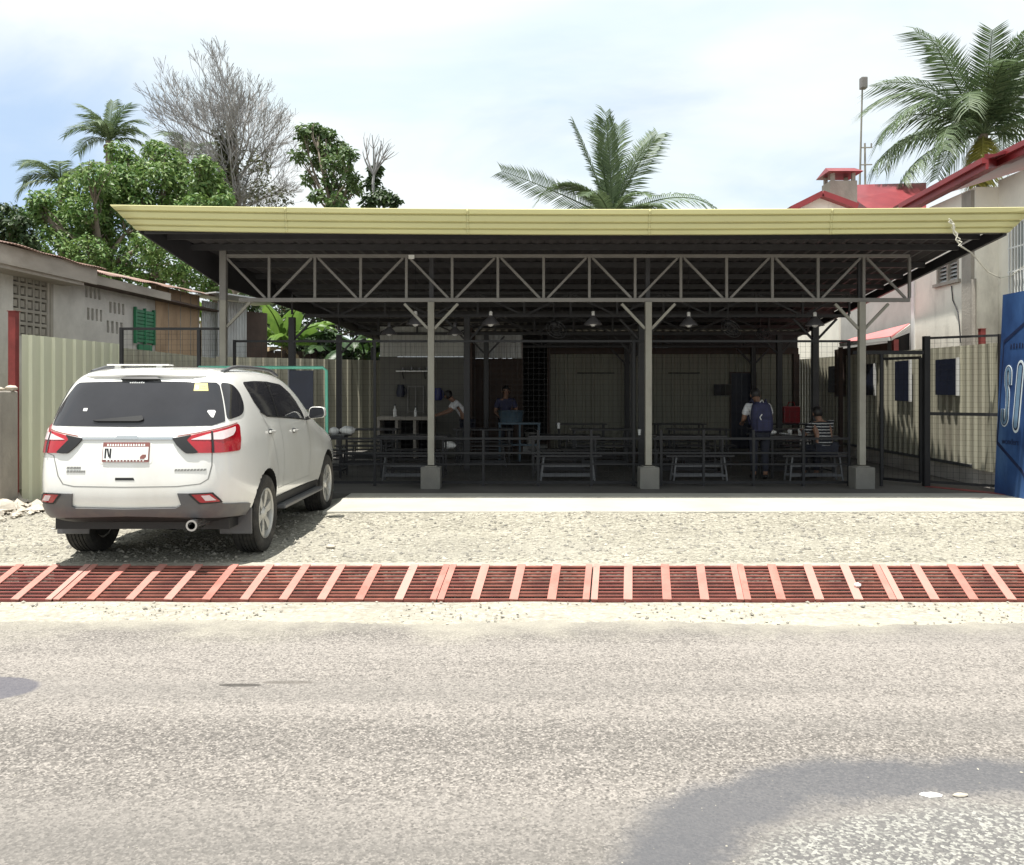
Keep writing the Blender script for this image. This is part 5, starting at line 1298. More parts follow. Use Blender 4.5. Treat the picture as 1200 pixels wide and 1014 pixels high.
def fan(x, y, d, label, s=1.0, ang=.5):
    c = W(x, y, d); t = thing('ceiling_fan', (c.x, d, c.z), label, 'fan', 'fans hung under the pavilion roof')
    MB().tube([(c.x, d, c.z + .08), (c.x, d, roofz(d) - .05)], .014, 6).build('stem', M['steel_dark'], t)
    MB().ball((c.x, d, c.z + .06), .075 * s, .06 * s, .07 * s).build('motor', M['steel_dark'], t, 50)
    mb = MB(); Rm = Matrix.Rotation(ang, 4, 'Y') @ Matrix.Rotation(R(52), 4, 'X')
    cc = c + Vector((.04, -.08, -.04))
    for rr in (.20, .14, .08):
        mb.tube([cc + Rm @ Vector((rr * s * math.cos(a), rr * s * math.sin(a), 0)) for a in [2*math.pi*k/24 for k in range(25)]], .006, 5)
    for k in range(12):
        a = 2*math.pi*k/12; mb.tube([cc + Rm @ Vector((.03*math.cos(a), .03*math.sin(a), .02)), cc + Rm @ Vector((.2*s*math.cos(a), .2*s*math.sin(a), 0))], .003, 4)
    mb.build('cage', M['alu'], t, 50)
    for k in range(3):
        a0 = 2*math.pi*k/3
        P = [cc + Rm @ Vector((r_*s*math.cos(a0+da), r_*s*math.sin(a0+da), -.03 + h)) for r_, da, h in ((.03,-.3,0),(.17,-.05,.015),(.18,.5,-.01),(.04,.5,-.01))]
        o = MB().add(P, [(0,1,2,3)]).build('blade', M['steel_dark'], t); md = o.modifiers.new('t', 'SOLIDIFY'); md.thickness = .004
fan(649, 384, 16.0, 'caged fan under the pavilion roof left of the third post')
fan(853, 383, 16.0, 'caged fan under the pavilion roof right of the third post', 1.0, .5)
fan(891, 390, 19.0, 'smaller looking caged fan further back under the roof, above the navy door', .9, .2)

# ------------------------------------------------------------------ tables and benches
def make_table(label, L_=1.25, D_=.62, H=.74):
    t = thing('dining_table', (0, 0, 0), label, 'table', 'dark dining tables under the pavilion')
    MB().box(-L_/2, -D_/2, H - .03, L_/2, D_/2, H).build('tabletop', M['table_top'], t, bevel=.004)
    for sx_ in (-1, 1):
        for sy_ in (-1, 1): MB().box(sx_*(L_/2-.08)-.017, sy_*(D_/2-.06)-.017, 0, sx_*(L_/2-.08)+.017, sy_*(D_/2-.06)+.017, H-.03).build('leg', M['steel_dark'], t)
        MB().bar((sx_*(L_/2-.08), -D_/2+.08, .12), (sx_*(L_/2-.08), D_/2-.08, .12), .03, .03).build('stretcher', M['steel_dark'], t)
    MB().bar((-L_/2+.1, 0, .12), (L_/2-.1, 0, .12), .03, .03).build('foot_rail', M['steel_dark'], t)
    return t
def make_bench(label, L_=1.15, D_=.28, H=.44, legm='steel_dark'):
    t = thing('bench', (0, 0, 0), label, 'bench', 'benches beside the dining tables')
    MB().box(-L_/2, -D_/2, H - .03, L_/2, D_/2, H).build('seat', M['table_top'], t, bevel=.004)
    for sx_ in (-1, 1):
        for sy_ in (-1, 1): MB().bar((sx_*(L_/2-.17), sy_*(D_/2-.03), H-.03), (sx_*(L_/2-.12), sy_*(D_/2-.01), 0), .026, .026, (0,1,0)).build('leg', M[legm], t)
    for sy_ in (-1, 1): MB().bar((-L_/2+.14, sy_*(D_/2-.015), .10), (L_/2-.14, sy_*(D_/2-.015), .10), .025, .04).build('foot_rail', M[legm], t)
    MB().bar((-L_/2+.17, 0, .25), (L_/2-.17, 0, .25), .025, .03).build('cross_rail', M[legm], t)
    return t
Tp = make_table('x'); Bp = make_bench('x', legm='alu'); Bq = make_bench('x')
protos = [[Tp, False], [Bp, False], [Bq, False]]
def put(pr, x, y, rz, label):
    if not pr[1]:
        pr[1] = True; o = pr[0]; o.location = (x, y, SZ); o.rotation_euler = (0, 0, rz); o['label'] = label; return o
    return dup(pr[0], (x, y, SZ), rz, label)
colname = ['beside the car bonnet', 'by the second front post', 'left of the third front post', 'right of the third front post', 'by the right front post']
RB = [(14.5, 15.25, 16.0, [-3.55, -1.75, .92, 3.15, 5.1], 'front row'), (17.2, 17.95, 18.7, [-3.0, -.6, 1.85, 3.9, 6.0], 'second row'), (20.3, 21.0, 21.7, [1.7, 4.1, 6.6], 'back row')]
for ri, (yb, yt, yr, xs_, rn) in enumerate(RB):
    for k, x in enumerate(xs_):
        cn = colname[k + (5 - len(xs_))]
        if len(xs_) == 3: cn = ['before the left partition sheets', 'before the partition middle', 'before the navy door'][k]
        if ri == 1: cn = ['left of the second front post', 'right of the second front post', 'left of the third front post', 'between the third post and the student', 'behind the seated person in stripes'][k]
        put(protos[0], x, yt, .02 * (k - 2), 'dark dining table in the %s, %s' % (rn, cn))
        put(protos[1] if ri == 0 else protos[2], x + .02, yb, .015 * (k - 1), 'dark bench before the %s tables, %s' % (rn, cn))
        put(protos[2], x - .03, yr, -.01 * k, 'dark bench behind the %s tables, %s' % (rn, cn))
TH = SZ + .74
# things on tables
def lump(name, c, s, mt, label, cat, seed=1, jit=.12):
    return tag(MB().ball(c, s[0], s[1], s[2], 12, 8, jit=jit, seed=seed).build(name, mt, None, 50), label, cat)
lump('plastic_bag', (-3.17, 15.2, TH + .07), (.09, .08, .07), M['white_plastic'], 'white plastic bag on the table nearest the car bonnet, left of a larger bag', 'bag', 3)
lump('plastic_bag', (-2.93, 15.2, TH + .08), (.14, .10, .08), M['white_plastic'], 'larger white plastic bag on the table nearest the car bonnet', 'bag', 4)
lump('plastic_bag', (-1.18, 16.0, SZ + .44 + .07), (.13, .09, .07), M['white_plastic'], 'white bag lying on a bench right of the second front post', 'bag', 6)
for x, r_, lb in ((4.56, .13, 'white plate nearest the standing student on the front right table'), (4.86, .10, 'small white plate in the middle of the front right table')):
    tag(MB().lathe([(0,0),(r_*.6,0),(r_,.03),(r_*.98,.035),(r_*.55,.01),(0,.01)], 24, (x, 15.2, TH), 'z').build('plate', M['white_plastic'], None, 50), lb, 'plate', 'plates on the front right table')
lump('food_packet', (4.62, 15.23, TH + .05), (.10, .07, .045), M['white_plastic'], 'white food packet lying on a plate beside the student', 'packet', 8)
def cup(c, r_, h, mt, label, nm='cup'): tag(MB().lathe([(0,0),(r_*.8,0),(r_,h),(r_*.92,h),(r_*.74,.01),(0,.01)], 16, c, 'z').build(nm, mt, None, 50), label, nm)
cup((5.12, 15.15, TH), .045, .11, M['white_plastic'], 'white cup on the front right table in front of the person in stripes')
cup((4.98, 15.3, TH), .04, .09, M['white_plastic'], 'small white cup at the middle of the front right table')
cup((2.27, 15.2, TH), .03, .10, M['white_plastic'], 'white cup alone on the table right of the third front post')
cup((.98, 17.95, TH), .035, .12, M['white_plastic'], 'white cup on a second row table left of the third front post')
def bottle(c, s, mt, label):
    t = thing('bottle', c, label, 'bottle')
    MB().lathe([(0,0),(.035*s,0),(.037*s,.13*s),(.015*s,.18*s),(.014*s,.22*s),(0,.22*s)], 14, c, 'z').build('flask', mt, t, 50)
    MB().lathe([(0,.22*s),(.017*s,.22*s),(.017*s,.25*s),(0,.25*s)], 12, c, 'z').build('cap', M['navy'], t, 50)

# ------------------------------------------------------------------ kitchen end
kc = thing('sink_counter', (-2.4, 19.2, SZ), 'concrete kitchen counter with three dark openings below its top', 'counter')
MB().box(-3.0, 18.95, .98, -1.75, 19.65, 1.06).build('countertop', M['conc_old'], kc, bevel=.01)
for x in (-2.98, -2.58, -2.18, -1.79): MB().box(x - .02, 18.98, SZ, x + .04, 19.6, .98).build('upright', M['conc_old'], kc)
MB().box(-2.98, 18.98, .55, -1.77, 19.6, .60).build('shelf', M['conc_old'], kc)
MB().box(-2.98, 19.6, SZ, -1.77, 19.64, .98).build('back_panel', M['void'], kc)
bottle((-2.62, 19.1, 1.06), 1.1, M['white_plastic'], 'white bottle standing on the left of the kitchen counter')
bottle((-2.16, 19.1, 1.06), .9, M['white_plastic'], 'shorter white bottle standing right of the other on the kitchen counter')
ks = thing('wall_shelf', (-2.25, 19.6, 2.08), 'thin pale wall shelf holding small cups on the kitchen wall', 'shelf')
MB().box(-2.65, 19.45, 2.07, -1.86, 19.7, 2.10).build('board', M['white_paint'], ks)
for x in (-2.5, -2.0): MB().bar((x, 19.68, 1.92), (x, 19.5, 2.07), .02, .02, (1,0,0)).build('bracket', M['steel_dark'], ks)
for i, x in enumerate((-2.5, -2.3, -2.12, -1.95)):
    cup((x, 19.55, 2.10), .035, .07 + .02 * (i % 2), M['alu'], ['grey cup at the left end of the kitchen wall shelf', 'taller grey cup second along the kitchen wall shelf', 'grey cup third along the kitchen wall shelf', 'taller grey cup at the right end of the kitchen wall shelf'][i])
def jug(c, mt, label):
    t = thing('hanging_jug', c, label, 'jug'); c = Vector(c)
    MB().lathe([(0,-.16),(.08,-.16),(.10,-.05),(.07,.08),(.08,.12),(.07,.12),(0,.05)], 16, c, 'z').build('vessel', mt, t, 50)
    MB().tube([c + Vector((.07+.06*math.sin(a), 0, -.03+.09*math.cos(a))) for a in [R(k) for k in range(0, 181, 20)]], .012, 6).build('handle', mt, t, 50)
jug((-2.56, 19.6, 1.66), M['navy'], 'dark jug hanging on the kitchen wall left of the second post')
MB().tube
jug((-1.70, 19.6, 1.58), mat('deep_blue_plastic', (.02, .025, .13), .4, .1, 5), 'deep blue jug hanging on the kitchen wall right of the second post')
tr = thing('dish_rack', (-2.25, 19.6, 1.4), 'narrow grey wire dish rack hanging on the kitchen wall', 'rack')
for x in (-2.4, -2.22, -2.04): MB().box(x - .012, 19.64, 1.12, x + .012, 19.68, 1.75).build('rack_bar', M['steel'], tr)
for z in (1.15, 1.72): MB().box(-2.4, 19.62, z, -2.04, 19.64, z + .02).build('rack_rail', M['steel'], tr)
wt = thing('work_table', (.05, 17.6, SZ), 'blue grey steel work table with a lower shelf at the kitchen end', 'table')
MB().box(-.30, 18.55, .90, .62, 19.1, .94).build('tabletop', M['blue_tub'], wt, bevel=.005)
for x in (-.27, .17, .59):
    for y in (18.58, 19.07): MB().box(x - .02, y - .02, SZ, x + .02, y + .02, .90).build('leg', M['blue_tub'], wt)
MB().box(-.28, 18.57, .44, .60, 19.08, .47).build('shelf', M['blue_tub'], wt)
MB().lathe([(0,0),(.22,0),(.25,.20),(.27,.22),(.25,.22),(.21,.02),(0,.02)], 24, (-.05, 18.85, .94), 'z')
tag(MB().lathe([(0,0),(.24,0),(.28,.24),(.30,.26),(.275,.26),(.23,.02),(0,.02)], 24, (-.02, 18.8, .94), 'z').build('plastic_tub', M['blue_tub'], None, 50), 'pale blue plastic tub standing on the steel work table', 'tub')
bk = thing('bucket', (.42, 18.75, .47), 'grey bucket standing on the lower shelf of the work table', 'bucket')
MB().lathe([(0,0),(.10,0),(.14,.24),(.15,.25),(.135,.25),(.09,.02),(0,.02)], 20, (.42, 18.75, .47), 'z').build('pail', M['steel'], bk, 50)
MB().tube([(.42 + .145*math.cos(a), 18.75, .71 + .10*math.sin(a)) for a in [R(k) for k in range(0, 181, 15)]], .006, 5).build('handle', M['steel_dark'], bk, 50)
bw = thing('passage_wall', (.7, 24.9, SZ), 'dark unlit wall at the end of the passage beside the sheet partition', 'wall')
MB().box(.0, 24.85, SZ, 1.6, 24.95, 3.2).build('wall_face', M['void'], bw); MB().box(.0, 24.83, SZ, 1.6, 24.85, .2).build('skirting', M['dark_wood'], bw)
rbag = thing('red_bag', (6.85, 20.9, TH), 'red bag standing on a back row table left of the right fence', 'bag')
MB().box(6.64, 20.82, TH, 7.04, 21.02, TH + .42).build('bag', M['red_plastic'], rbag, bevel=.03)
MB().tube([(6.74, 20.9, TH + .42), (6.78, 20.9, TH + .52), (6.90, 20.9, TH + .52), (6.94, 20.9, TH + .42)], .012, 6).build('handle', M['red_plastic'], rbag, 50)
# green pipe frame and the board behind it
gf = thing('pipe_frame', (-3.7, 12.6, SZ), 'green painted pipe frame standing behind the roof of the white car', 'frame')
P = [(-4.66, 12.6, SZ), (-4.66, 12.6, 1.93), (-4.62, 12.6, 1.97), (-2.79, 12.6, 1.965), (-2.74, 12.6, 1.92), (-2.73, 12.6, SZ)]
MB().tube(P, .024, 10).build('pipe', M['green_pipe'], gf, 50)
for x in (-4.66, -2.73): MB().tube([(x, 12.35, SZ + .02), (x, 12.95, SZ + .02)], .022, 8).build('foot', M['green_pipe'], gf, 50)
nb = thing('notice_board', (-3.36, 13.6, 1.33), 'dark navy notice board tied to the mesh fence behind the white car', 'notice board')
MB().box(-3.55, 13.60, 1.33, -3.17, 13.63, 1.95).build('panel', M['navy'], nb); MB().box(-3.575, 13.595, 1.2, -3.552, 13.635, 1.97).build('pale_edge', M['alu'], nb)
# people ------------------------------------------------------------------
def skin(name, J, E, mt, parent, root, lev=2):
    names = list(J); idx = {n: i for i, n in enumerate(names)}
    me = bpy.data.meshes.new(name); me.from_pydata([J[n][0] for n in names], [(idx[a], idx[b]) for a, b in E], [])
    o = bpy.data.objects.new(name, me); COL.objects.link(o)
    md = o.modifiers.new('sk', 'SKIN'); md.use_smooth_shade = True; md.branch_smoothing = .3
    sv = me.skin_vertices[0].data
    for n in names:
        r_ = J[n][1]; sv[idx[n]].radius = r_ if isinstance(r_, tuple) else (r_, r_); sv[idx[n]].use_root = (n == root)
    s = o.modifiers.new('ss', 'SUBSURF'); s.levels = lev; s.render_levels = lev
    bpy.context.view_layer.update()
    me2 = bpy.data.meshes.new_from_object(o.evaluated_get(bpy.context.evaluated_depsgraph_get())); bpy.data.objects.remove(o)
    me2.polygons.foreach_set('use_smooth', [True] * len(me2.polygons))
    return link_mesh(name, me2, mt, parent)
def hand(J, E, wrist, key, d, side, up):
    "palm with four unequal fingers and a thumb; d: hand direction, side: towards the thumb"
    w = J[wrist][0]; d = Vector(d).normalized(); side = Vector(side).normalized(); up = Vector(up).normalized()
    J[key + 'palm'] = (w + d * .06, (.034, .016)); E.append((wrist, key + 'palm'))
    for i, (o_, l_) in enumerate(((.030, .068), (.010, .078), (-.010, .072), (-.028, .056))):
        a = w + d * .10 + side * o_; J[key + 'f%d' % i] = (a, .0095); E.append((key + 'palm', key + 'f%d' % i))
        b = a + d * l_ * .6 - up * l_ * .25; J[key + 'g%d' % i] = (b, .0085); E.append((key + 'f%d' % i, key + 'g%d' % i))
        c = b + d * l_ * .2 - up * l_ * .4; J[key + 'h%d' % i] = (c, .007); E.append((key + 'g%d' % i, key + 'h%d' % i))
    a = w + d * .04 + side * .042; J[key + 't0'] = (a, .012); E.append((key + 'palm', key + 't0'))
    b = a + d * .035 + side * .018 - up * .01; J[key + 't1'] = (b, .0095); E.append((key + 't0', key + 't1'))
def person(base, face, J0, label, top_m, leg_m, group=None, sleeves=True, skirt=False, lean=0):
    """J0: joints in the person's frame (x right, y forward, z up from the floor)"""
    t = thing('person', base, label, 'person', group)
    ca, sa = math.cos(face), math.sin(face)
    def w(p): return Vector((base[0] + p[0] * ca - p[1] * sa, base[1] + p[0] * sa + p[1] * ca, base[2] + p[2]))
    P = {k: w(v) for k, v in J0.items()}
    fwd = Vector((-sa, ca, 0)); rt = Vector((ca, sa, 0))
    hd = (P['head'] - P['neck']).normalized()
    J = {'pelvis': (P['pelvis'], (.15, .11)), 'waist': (P['waist'], (.135, .10)), 'chest': (P['chest'], (.155, .11)), 'neckb': (P['neck'] - hd * .03, .065), 'neck': (P['neck'] + hd * .02, .055),
         'jaw': (P['neck'] + hd * .10 + fwd * .02, (.066, .072)), 'head': (P['head'], (.078, .094)), 'crown': (P['head'] + hd * .07, (.062, .075))}
    E = [('pelvis','waist'),('waist','chest'),('chest','neckb'),('neckb','neck'),('neck','jaw'),('jaw','head'),('head','crown')]
    for s in 'lr':
        sg_ = -1 if s == 'l' else 1
        J[s+'sh'] = (P[s+'sh'], .062); J[s+'el'] = (P[s+'el'], .042); J[s+'wr'] = (P[s+'wr'], .028)
        E += [('chest', s+'sh'), (s+'sh', s+'el'), (s+'el', s+'wr')]
        d = (P[s+'wr'] - P[s+'el']).normalized(); up = Vector((0,0,1)) if abs(d.z) < .8 else fwd; side = -rt * sg_ if abs(d.x) < .9 else fwd
        hand(J, E, s+'wr', s, d, side - d * side.dot(d), up - d * up.dot(d))
        J[s+'hip'] = (P[s+'hip'], .085); J[s+'kn'] = (P[s+'kn'], .056); J[s+'an'] = (P[s+'an'], .04); J[s+'toe'] = (P[s+'an'] + fwd * .15 + Vector((0,0,-.05)), (.04, .028))
        E += [('pelvis', s+'hip'), (s+'hip', s+'kn'), (s+'kn', s+'an'), (s+'an', s+'toe')]
    b = skin('person_body', J, E, M['skin'], t, 'pelvis'); b.name = 'body'
    # face
    fc = P['head'] + fwd * .085
    up = hd
    for s in (-1, 1):
        MB().ball(fc + rt * s * .032 + up * .005 - fwd * .006, .012, .010, .010, 8, 6).build('eye', M['void'], t, 60)
        MB().ball(P['head'] + rt * s * .08 - up * .01, .016, .02, .032, 8, 6).build('ear', M['skin'], t, 60)
    MB().ball(fc + fwd * .012 - up * .022, .013, .02, .022, 8, 6).build('nose', M['skin'], t, 60)
    MB().ball(fc - up * .062 - fwd * .002, .026, .01, .008, 8, 6).build('mouth', M['plate_maroon'], t, 60)
    # hair cap: a shell over crown and back of the head
    mb = MB(); hc = P['head'] + hd * .025 - fwd * .012
    mb.ball(hc, .092, .108, .105, 18, 12)
    mb.v = [tuple(Vector(v) - fwd * 0) for v in mb.v]
    keep = []
    for f in mb.f:
        c = sum((Vector(mb.v[i]) for i in f), Vector()) / len(f) - hc
        if c.dot(fwd) < .05 or c.dot(hd) > .045: keep.append(f)
    mb.f = keep; mb.m = [0] * len(keep)
    o = mb.build('hair', M['hair'], t, 60, clean=True); md = o.modifiers.new('t', 'SOLIDIFY'); md.thickness = .008
    # clothes follow the body
    Js = {'pelvis': (P['pelvis'] + Vector((0,0,.02)), (.168, .128)), 'waist': (P['waist'], (.155, .12)), 'chest': (P['chest'], (.175, .13)), 'neckb': (P['neck'] - hd * .045, .075)}
    Es = [('pelvis','waist'),('waist','chest'),('chest','neckb')]
    for s in 'lr':
        m = P[s+'sh'].lerp(P[s+'el'], .75); Js[s+'sh'] = (P[s+'sh'], .078); Js[s+'e'] = (m, .066); Es += [('chest', s+'sh'), (s+'sh', s+'e')]
    skin('shirt', Js, Es, top_m, t, 'pelvis')
    Jt = {'pelvis': (P['pelvis'], (.165, .125))}; Et = []
    for s in 'lr':
        Jt[s+'hip'] = (P[s+'hip'], .10); Jt[s+'kn'] = (P[s+'kn'], .072); Jt[s+'an'] = (P[s+'an'] + Vector((0,0,.03)), .056); Et += [('pelvis', s+'hip'), (s+'hip', s+'kn'), (s+'kn', s+'an')]
        MB().ball(P[s+'an'] + fwd * .06 + Vector((0,0,-.035)), .05 + abs(fwd.x)*.07, .05 + abs(fwd.y)*.07, .045, 12, 8).build('shoe', M['carblack'], t, 60)
    skin('trousers', Jt, Et, leg_m, t, 'pelvis')
    return t
def standing(h=1.62, lean=0.0, headf=.04, arms=((.24,.05,.95),(.22,.28,.98))):
    k = h / 1.62; q = {}
    q['pelvis'] = (0, -lean*.1, .86*k); q['waist'] = (0, lean*.25, 1.02*k); q['chest'] = (0, lean*.65, 1.22*k - lean*.12); q['neck'] = (0, lean*.95 + .01, 1.37*k - lean*.28); q['head'] = (0, lean*1.05 + headf, 1.51*k - lean*.38)
    for s, sg_ in (('l', -1), ('r', 1)):
        q[s+'sh'] = (sg_*.175, lean*.8, 1.30*k - lean*.22); e, w_ = arms
        q[s+'el'] = (sg_*e[0], e[1] + lean*.6, e[2]*k*1.08); q[s+'wr'] = (sg_*w_[0]*.9, w_[1] + lean*.7, w_[2]*k)
        q[s+'hip'] = (sg_*.095, -lean*.1, .80*k); q[s+'kn'] = (sg_*.10, .02 - lean*.05, .45*k); q[s+'an'] = (sg_*.10, -.01, .085)
    return q
person((4.28, 14.75, SZ), 0.0, standing(1.62, .14, .10), 'person in a white short sleeved shirt standing with back turned, wearing a navy backpack', M['shirt_w'], M['trouser'])
bp_ = thing('backpack', (4.28, 14.62, SZ + .88), 'navy backpack on the back of the person in the white shirt', 'backpack')
mb = MB(); sec = [(.82,.13,.05),(.84,.17,.09),(.98,.185,.115),(1.15,.18,.105),(1.28,.155,.08),(1.34,.09,.045)]
vs = []; n = 16
for z, a, b in sec:
    for k in range(n):
        t_ = 2*math.pi*k/n; c_, s_ = math.cos(t_), math.sin(t_)
        vs.append((4.28 + a * math.copysign(abs(c_)**.6, c_), 14.60 + .07*(z-.82)/.5 + b * math.copysign(abs(s_)**.6, s_), SZ + z))
fs = [(i*n+k, i*n+(k+1)%n, (i+1)*n+(k+1)%n, (i+1)*n+k) for i in range(len(sec)-1) for k in range(n)] + [tuple(range(n))[::-1], tuple(range((len(sec)-1)*n, len(sec)*n))]
mb.add(vs, fs).build('bag', M['navycloth'], bp_, 60)
MB().box(4.16, 14.455, SZ + .84, 4.40, 14.50, SZ + 1.05).build('front_pocket', M['navycloth'], bp_, bevel=.02)
MB().tube([(4.24, 14.47, SZ+1.0), (4.20, 14.455, SZ+1.08), (4.235, 14.45, SZ+1.13)], .010, 6).build('key_tag', M['white_plastic'], bp_, 50)
MB().tube([(4.25, 14.63, SZ+1.33), (4.28, 14.60, SZ+1.375), (4.31, 14.63, SZ+1.33)], .010, 6).build('grab_loop', M['white_plastic'], bp_, 50)
for s in (-1, 1): MB().tube([(4.28+s*.11, 14.70, SZ+1.30), (4.28+s*.12, 14.80, SZ+1.37), (4.28+s*.13, 14.96, SZ+1.30), (4.28+s*.15, 14.96, SZ+1.12), (4.28+s*.17, 14.74, SZ+.95)], .018, 6).build('strap', M['navycloth'], bp_, 50)
# seated person in stripes
ms = bpy.data.materials.new('striped_shirt'); ms.use_nodes = True; N_t = ms.node_tree
wv = N_t.nodes.new('ShaderNodeTexWave'); wv.bands_direction = 'Z'; wv.inputs['Scale'].default_value = 6.0; wv.inputs['Distortion'].default_value = 1.2; wv.inputs['Detail Scale'].default_value = 2
tcs = N_t.nodes.new('ShaderNodeTexCoord'); N_t.links.new(tcs.outputs['Object'], wv.inputs['Vector'])
rs = N_t.nodes.new('ShaderNodeMapRange'); rs.inputs['From Min'].default_value = .78; rs.inputs['From Max'].default_value = .9; N_t.links.new(wv.outputs['Fac'], rs.inputs['Value'])
mxs = N_t.nodes.new('ShaderNodeMixRGB'); mxs.inputs[1].default_value = (.012,.013,.018,1); mxs.inputs[2].default_value = (.5,.5,.5,1); N_t.links.new(rs.outputs[0], mxs.inputs[0])
N_t.links.new(mxs.outputs[0], N_t.nodes['Principled BSDF'].inputs['Base Color']); N_t.nodes['Principled BSDF'].inputs['Roughness'].default_value = .9
seat = {'pelvis': (0,0,.54), 'waist': (0,.03,.70), 'chest': (0,.10,.88), 'neck': (0,.17,1.02), 'head': (0,.23,1.14)}
for s, sg_ in (('l',-1),('r',1)):
    seat[s+'sh'] = (sg_*.17,.13,.95); seat[s+'el'] = (sg_*.24,.26,.76); seat[s+'wr'] = (sg_*.16,.44,.82)
    seat[s+'hip'] = (sg_*.10,.06,.53); seat[s+'kn'] = (sg_*.12,.44,.52); seat[s+'an'] = (sg_*.12,.46,.085)
person((5.32, 14.5, SZ), R(12), seat, 'person in a dark striped shirt sitting on the bench at the front right table', ms, M['trouser'])
person((-1.02, 19.0, SZ), R(100), standing(1.66, .30, .08, ((.20,.20,.98),(.16,.42,.98))), 'person in a white shirt bending over at the kitchen counter', M['shirt_w'], M['trouser'])
person((-.14, 19.6, SZ), R(180), standing(1.66, .04, .03, ((.24,.04,.95),(.18,.26,.96))), 'person in dark clothes standing behind the steel work table, facing the road', M['navycloth'], M['trouser'])

# ------------------------------------------------------------------ poles, cable
lp = thing('light_pole', tuple(W(1002, 250, 30)), 'tall thin pole with a box shaped lamp head rising behind the chimney', 'light pole')
a = W(1002, 420, 30); b = W(1010.5, 104, 30); MB().tube([a, b], [.055, .03], 8).build('shaft', M['steel_post'], lp, 50)
h_ = W(1011.5, 98, 30); MB().box(h_.x - .11, 29.85, h_.z - .20, h_.x + .11, 30.1, h_.z + .20).build('lamp_head', M['steel'], lp, bevel=.03)
MB().tube([b, h_], .03, 6).build('neck', M['steel_dark'], lp)
up_ = thing('utility_pole', tuple(W(1015, 250, 60)), 'distant utility pole with two cross arms right of the light pole', 'utility pole')
a = W(1016, 440, 60); b = W(1013.5, 168, 60); MB().tube([a, b], [.11, .07], 8).build('shaft', M['steel_post'], up_, 50)
for y in (174, 194): p = W(1014, y, 60); MB().bar((p.x - .42, 59.85, p.z), (p.x + .42, 59.85, p.z + .02), .08, .07).build('cross_arm', M['steel_post'], up_)
for x in (1008, 1020): p = W(x, 173, 60); MB().tube([(p.x, 59.85, p.z), (p.x, 59.85, p.z + .25)], .05, 6).build('insulator', M['steel'], up_)
cb = thing('service_cable', tuple(W(1112, 258, 11.55)), 'bundled white cable hanging from the right end of the fascia to the concrete house', 'cable')
mb = MB(); q = random.Random(2); P0, P1 = W(1112, 257, 11.58), W(1125, 288, 11.6)
for k in range(3):
    mb.tube([P0.lerp(P1, i / 9) + Vector((q.uniform(-.035,.035), q.uniform(-.03,.0), q.uniform(-.01,.01))) for i in range(10)], .008, 5)
mb.build('cable_bundle', M['white_cable'], cb, 50)
P2, P3, P4 = W(1138, 296, 12.2), W(1172, 326, 16.0), W(1200, 312, 15.2)
MB().tube([P1, P2, P2.lerp(P3, .5) + Vector((0,0,-.08)), P3], .011, 6).build('cable_run', M['white_cable'], cb, 50)
MB().tube([P3, P3.lerp(P4, .5) + Vector((0,0,-.06)), P4], .008, 6).build('cable_run', M['white_cable'], cb, 50)
w1 = [W(1109, 335, 17.05), W(1112, 352, 17.0), W(1118, 366, 16.8), W(1121, 380, 16.75), W(1124, 402, 16.7)]
for p in w1: p.x = 8.78
MB().tube(w1, .012, 5).build('wall_cable', M['steel_dark'], cb, 50)

# ------------------------------------------------------------------ vegetation
def leaf_cloud(mb, clumps, n_per, size, q, flat=.55, droop=.3, hollow=.35):
    "leaf-sized faces through the volume of each clump, facing roughly outwards and up"
    for (c, r, dens) in clumps:
        c = Vector(c); rv = Vector(r) if not isinstance(r, (int, float)) else Vector((r, r, r * .8))
        for _ in range(int(n_per * dens)):
            while True:
                u = Vector((q.uniform(-1,1), q.uniform(-1,1), q.uniform(-1,1)))
                if hollow < u.length < 1: break
            p = c + Vector((u.x * rv.x, u.y * rv.y, u.z * rv.z)) * (1 + .22 * mnoise.noise(u * 2.3 + c))
            nn = (u.normalized() * .6 + Vector((q.uniform(-.7,.7), q.uniform(-.7,.7), q.uniform(0,1)))).normalized()
            a = nn.cross(Vector((q.uniform(-1,1), q.uniform(-1,1), q.uniform(-1,1)))).normalized(); b = nn.cross(a)
            l = size * q.uniform(.6, 1.35); w = l * flat * q.uniform(.7, 1.1)
            tip = p + a * l - Vector((0,0,1)) * l * droop * q.random()
            mid = p + a * l * .5
            mb.add([p, mid + b * w * .5 + nn * w * .12, tip, mid - b * w * .5 + nn * w * .12], [(0,1,2),(0,2,3)])
def limb(mb, p, q_, r0, r1, bend, q, n=5):
    P = []; p = Vector(p); q_ = Vector(q_)
    off = Vector((q.uniform(-1,1), q.uniform(-1,1), q.uniform(-.3,.6))) * bend * (q_ - p).length
    for i in range(n + 1):
        t = i / n; P.append(p.lerp(q_, t) + off * math.sin(t * math.pi))
    mb.tube(P, [r0 + (r1 - r0) * i / n for i in range(n + 1)], 6, cap=False)
    return P
def leafy_tree(name, base, fork, clumps, label, cat, n_per, size, mt, r0=.22, seed=1, group=None):
    q = random.Random(seed); t = thing(name, base, label, cat, group)
    mb = MB(); limb(mb, base, fork, r0, r0 * .6, .04, q, 6)
    mb.build('trunk', M['bark'], t, 60)
    mb = MB()
    for (c, r, d) in clumps:
        P = limb(mb, fork, c, r0 * .45, r0 * .10, .12, q, 6)
        rr = r if isinstance(r, (int, float)) else r[0]
        for _ in range(4):
            e = Vector(c) + Vector((q.uniform(-1,1), q.uniform(-1,1), q.uniform(-.4,1))) * rr * .8
            limb(mb, P[4], e, r0 * .12, r0 * .03, .15, q, 4)
    mb.build('limbs', M['bark'], t, 60)
    mb = MB(); leaf_cloud(mb, clumps, n_per, size, q); mb.build('crown', mt, t)
    return t
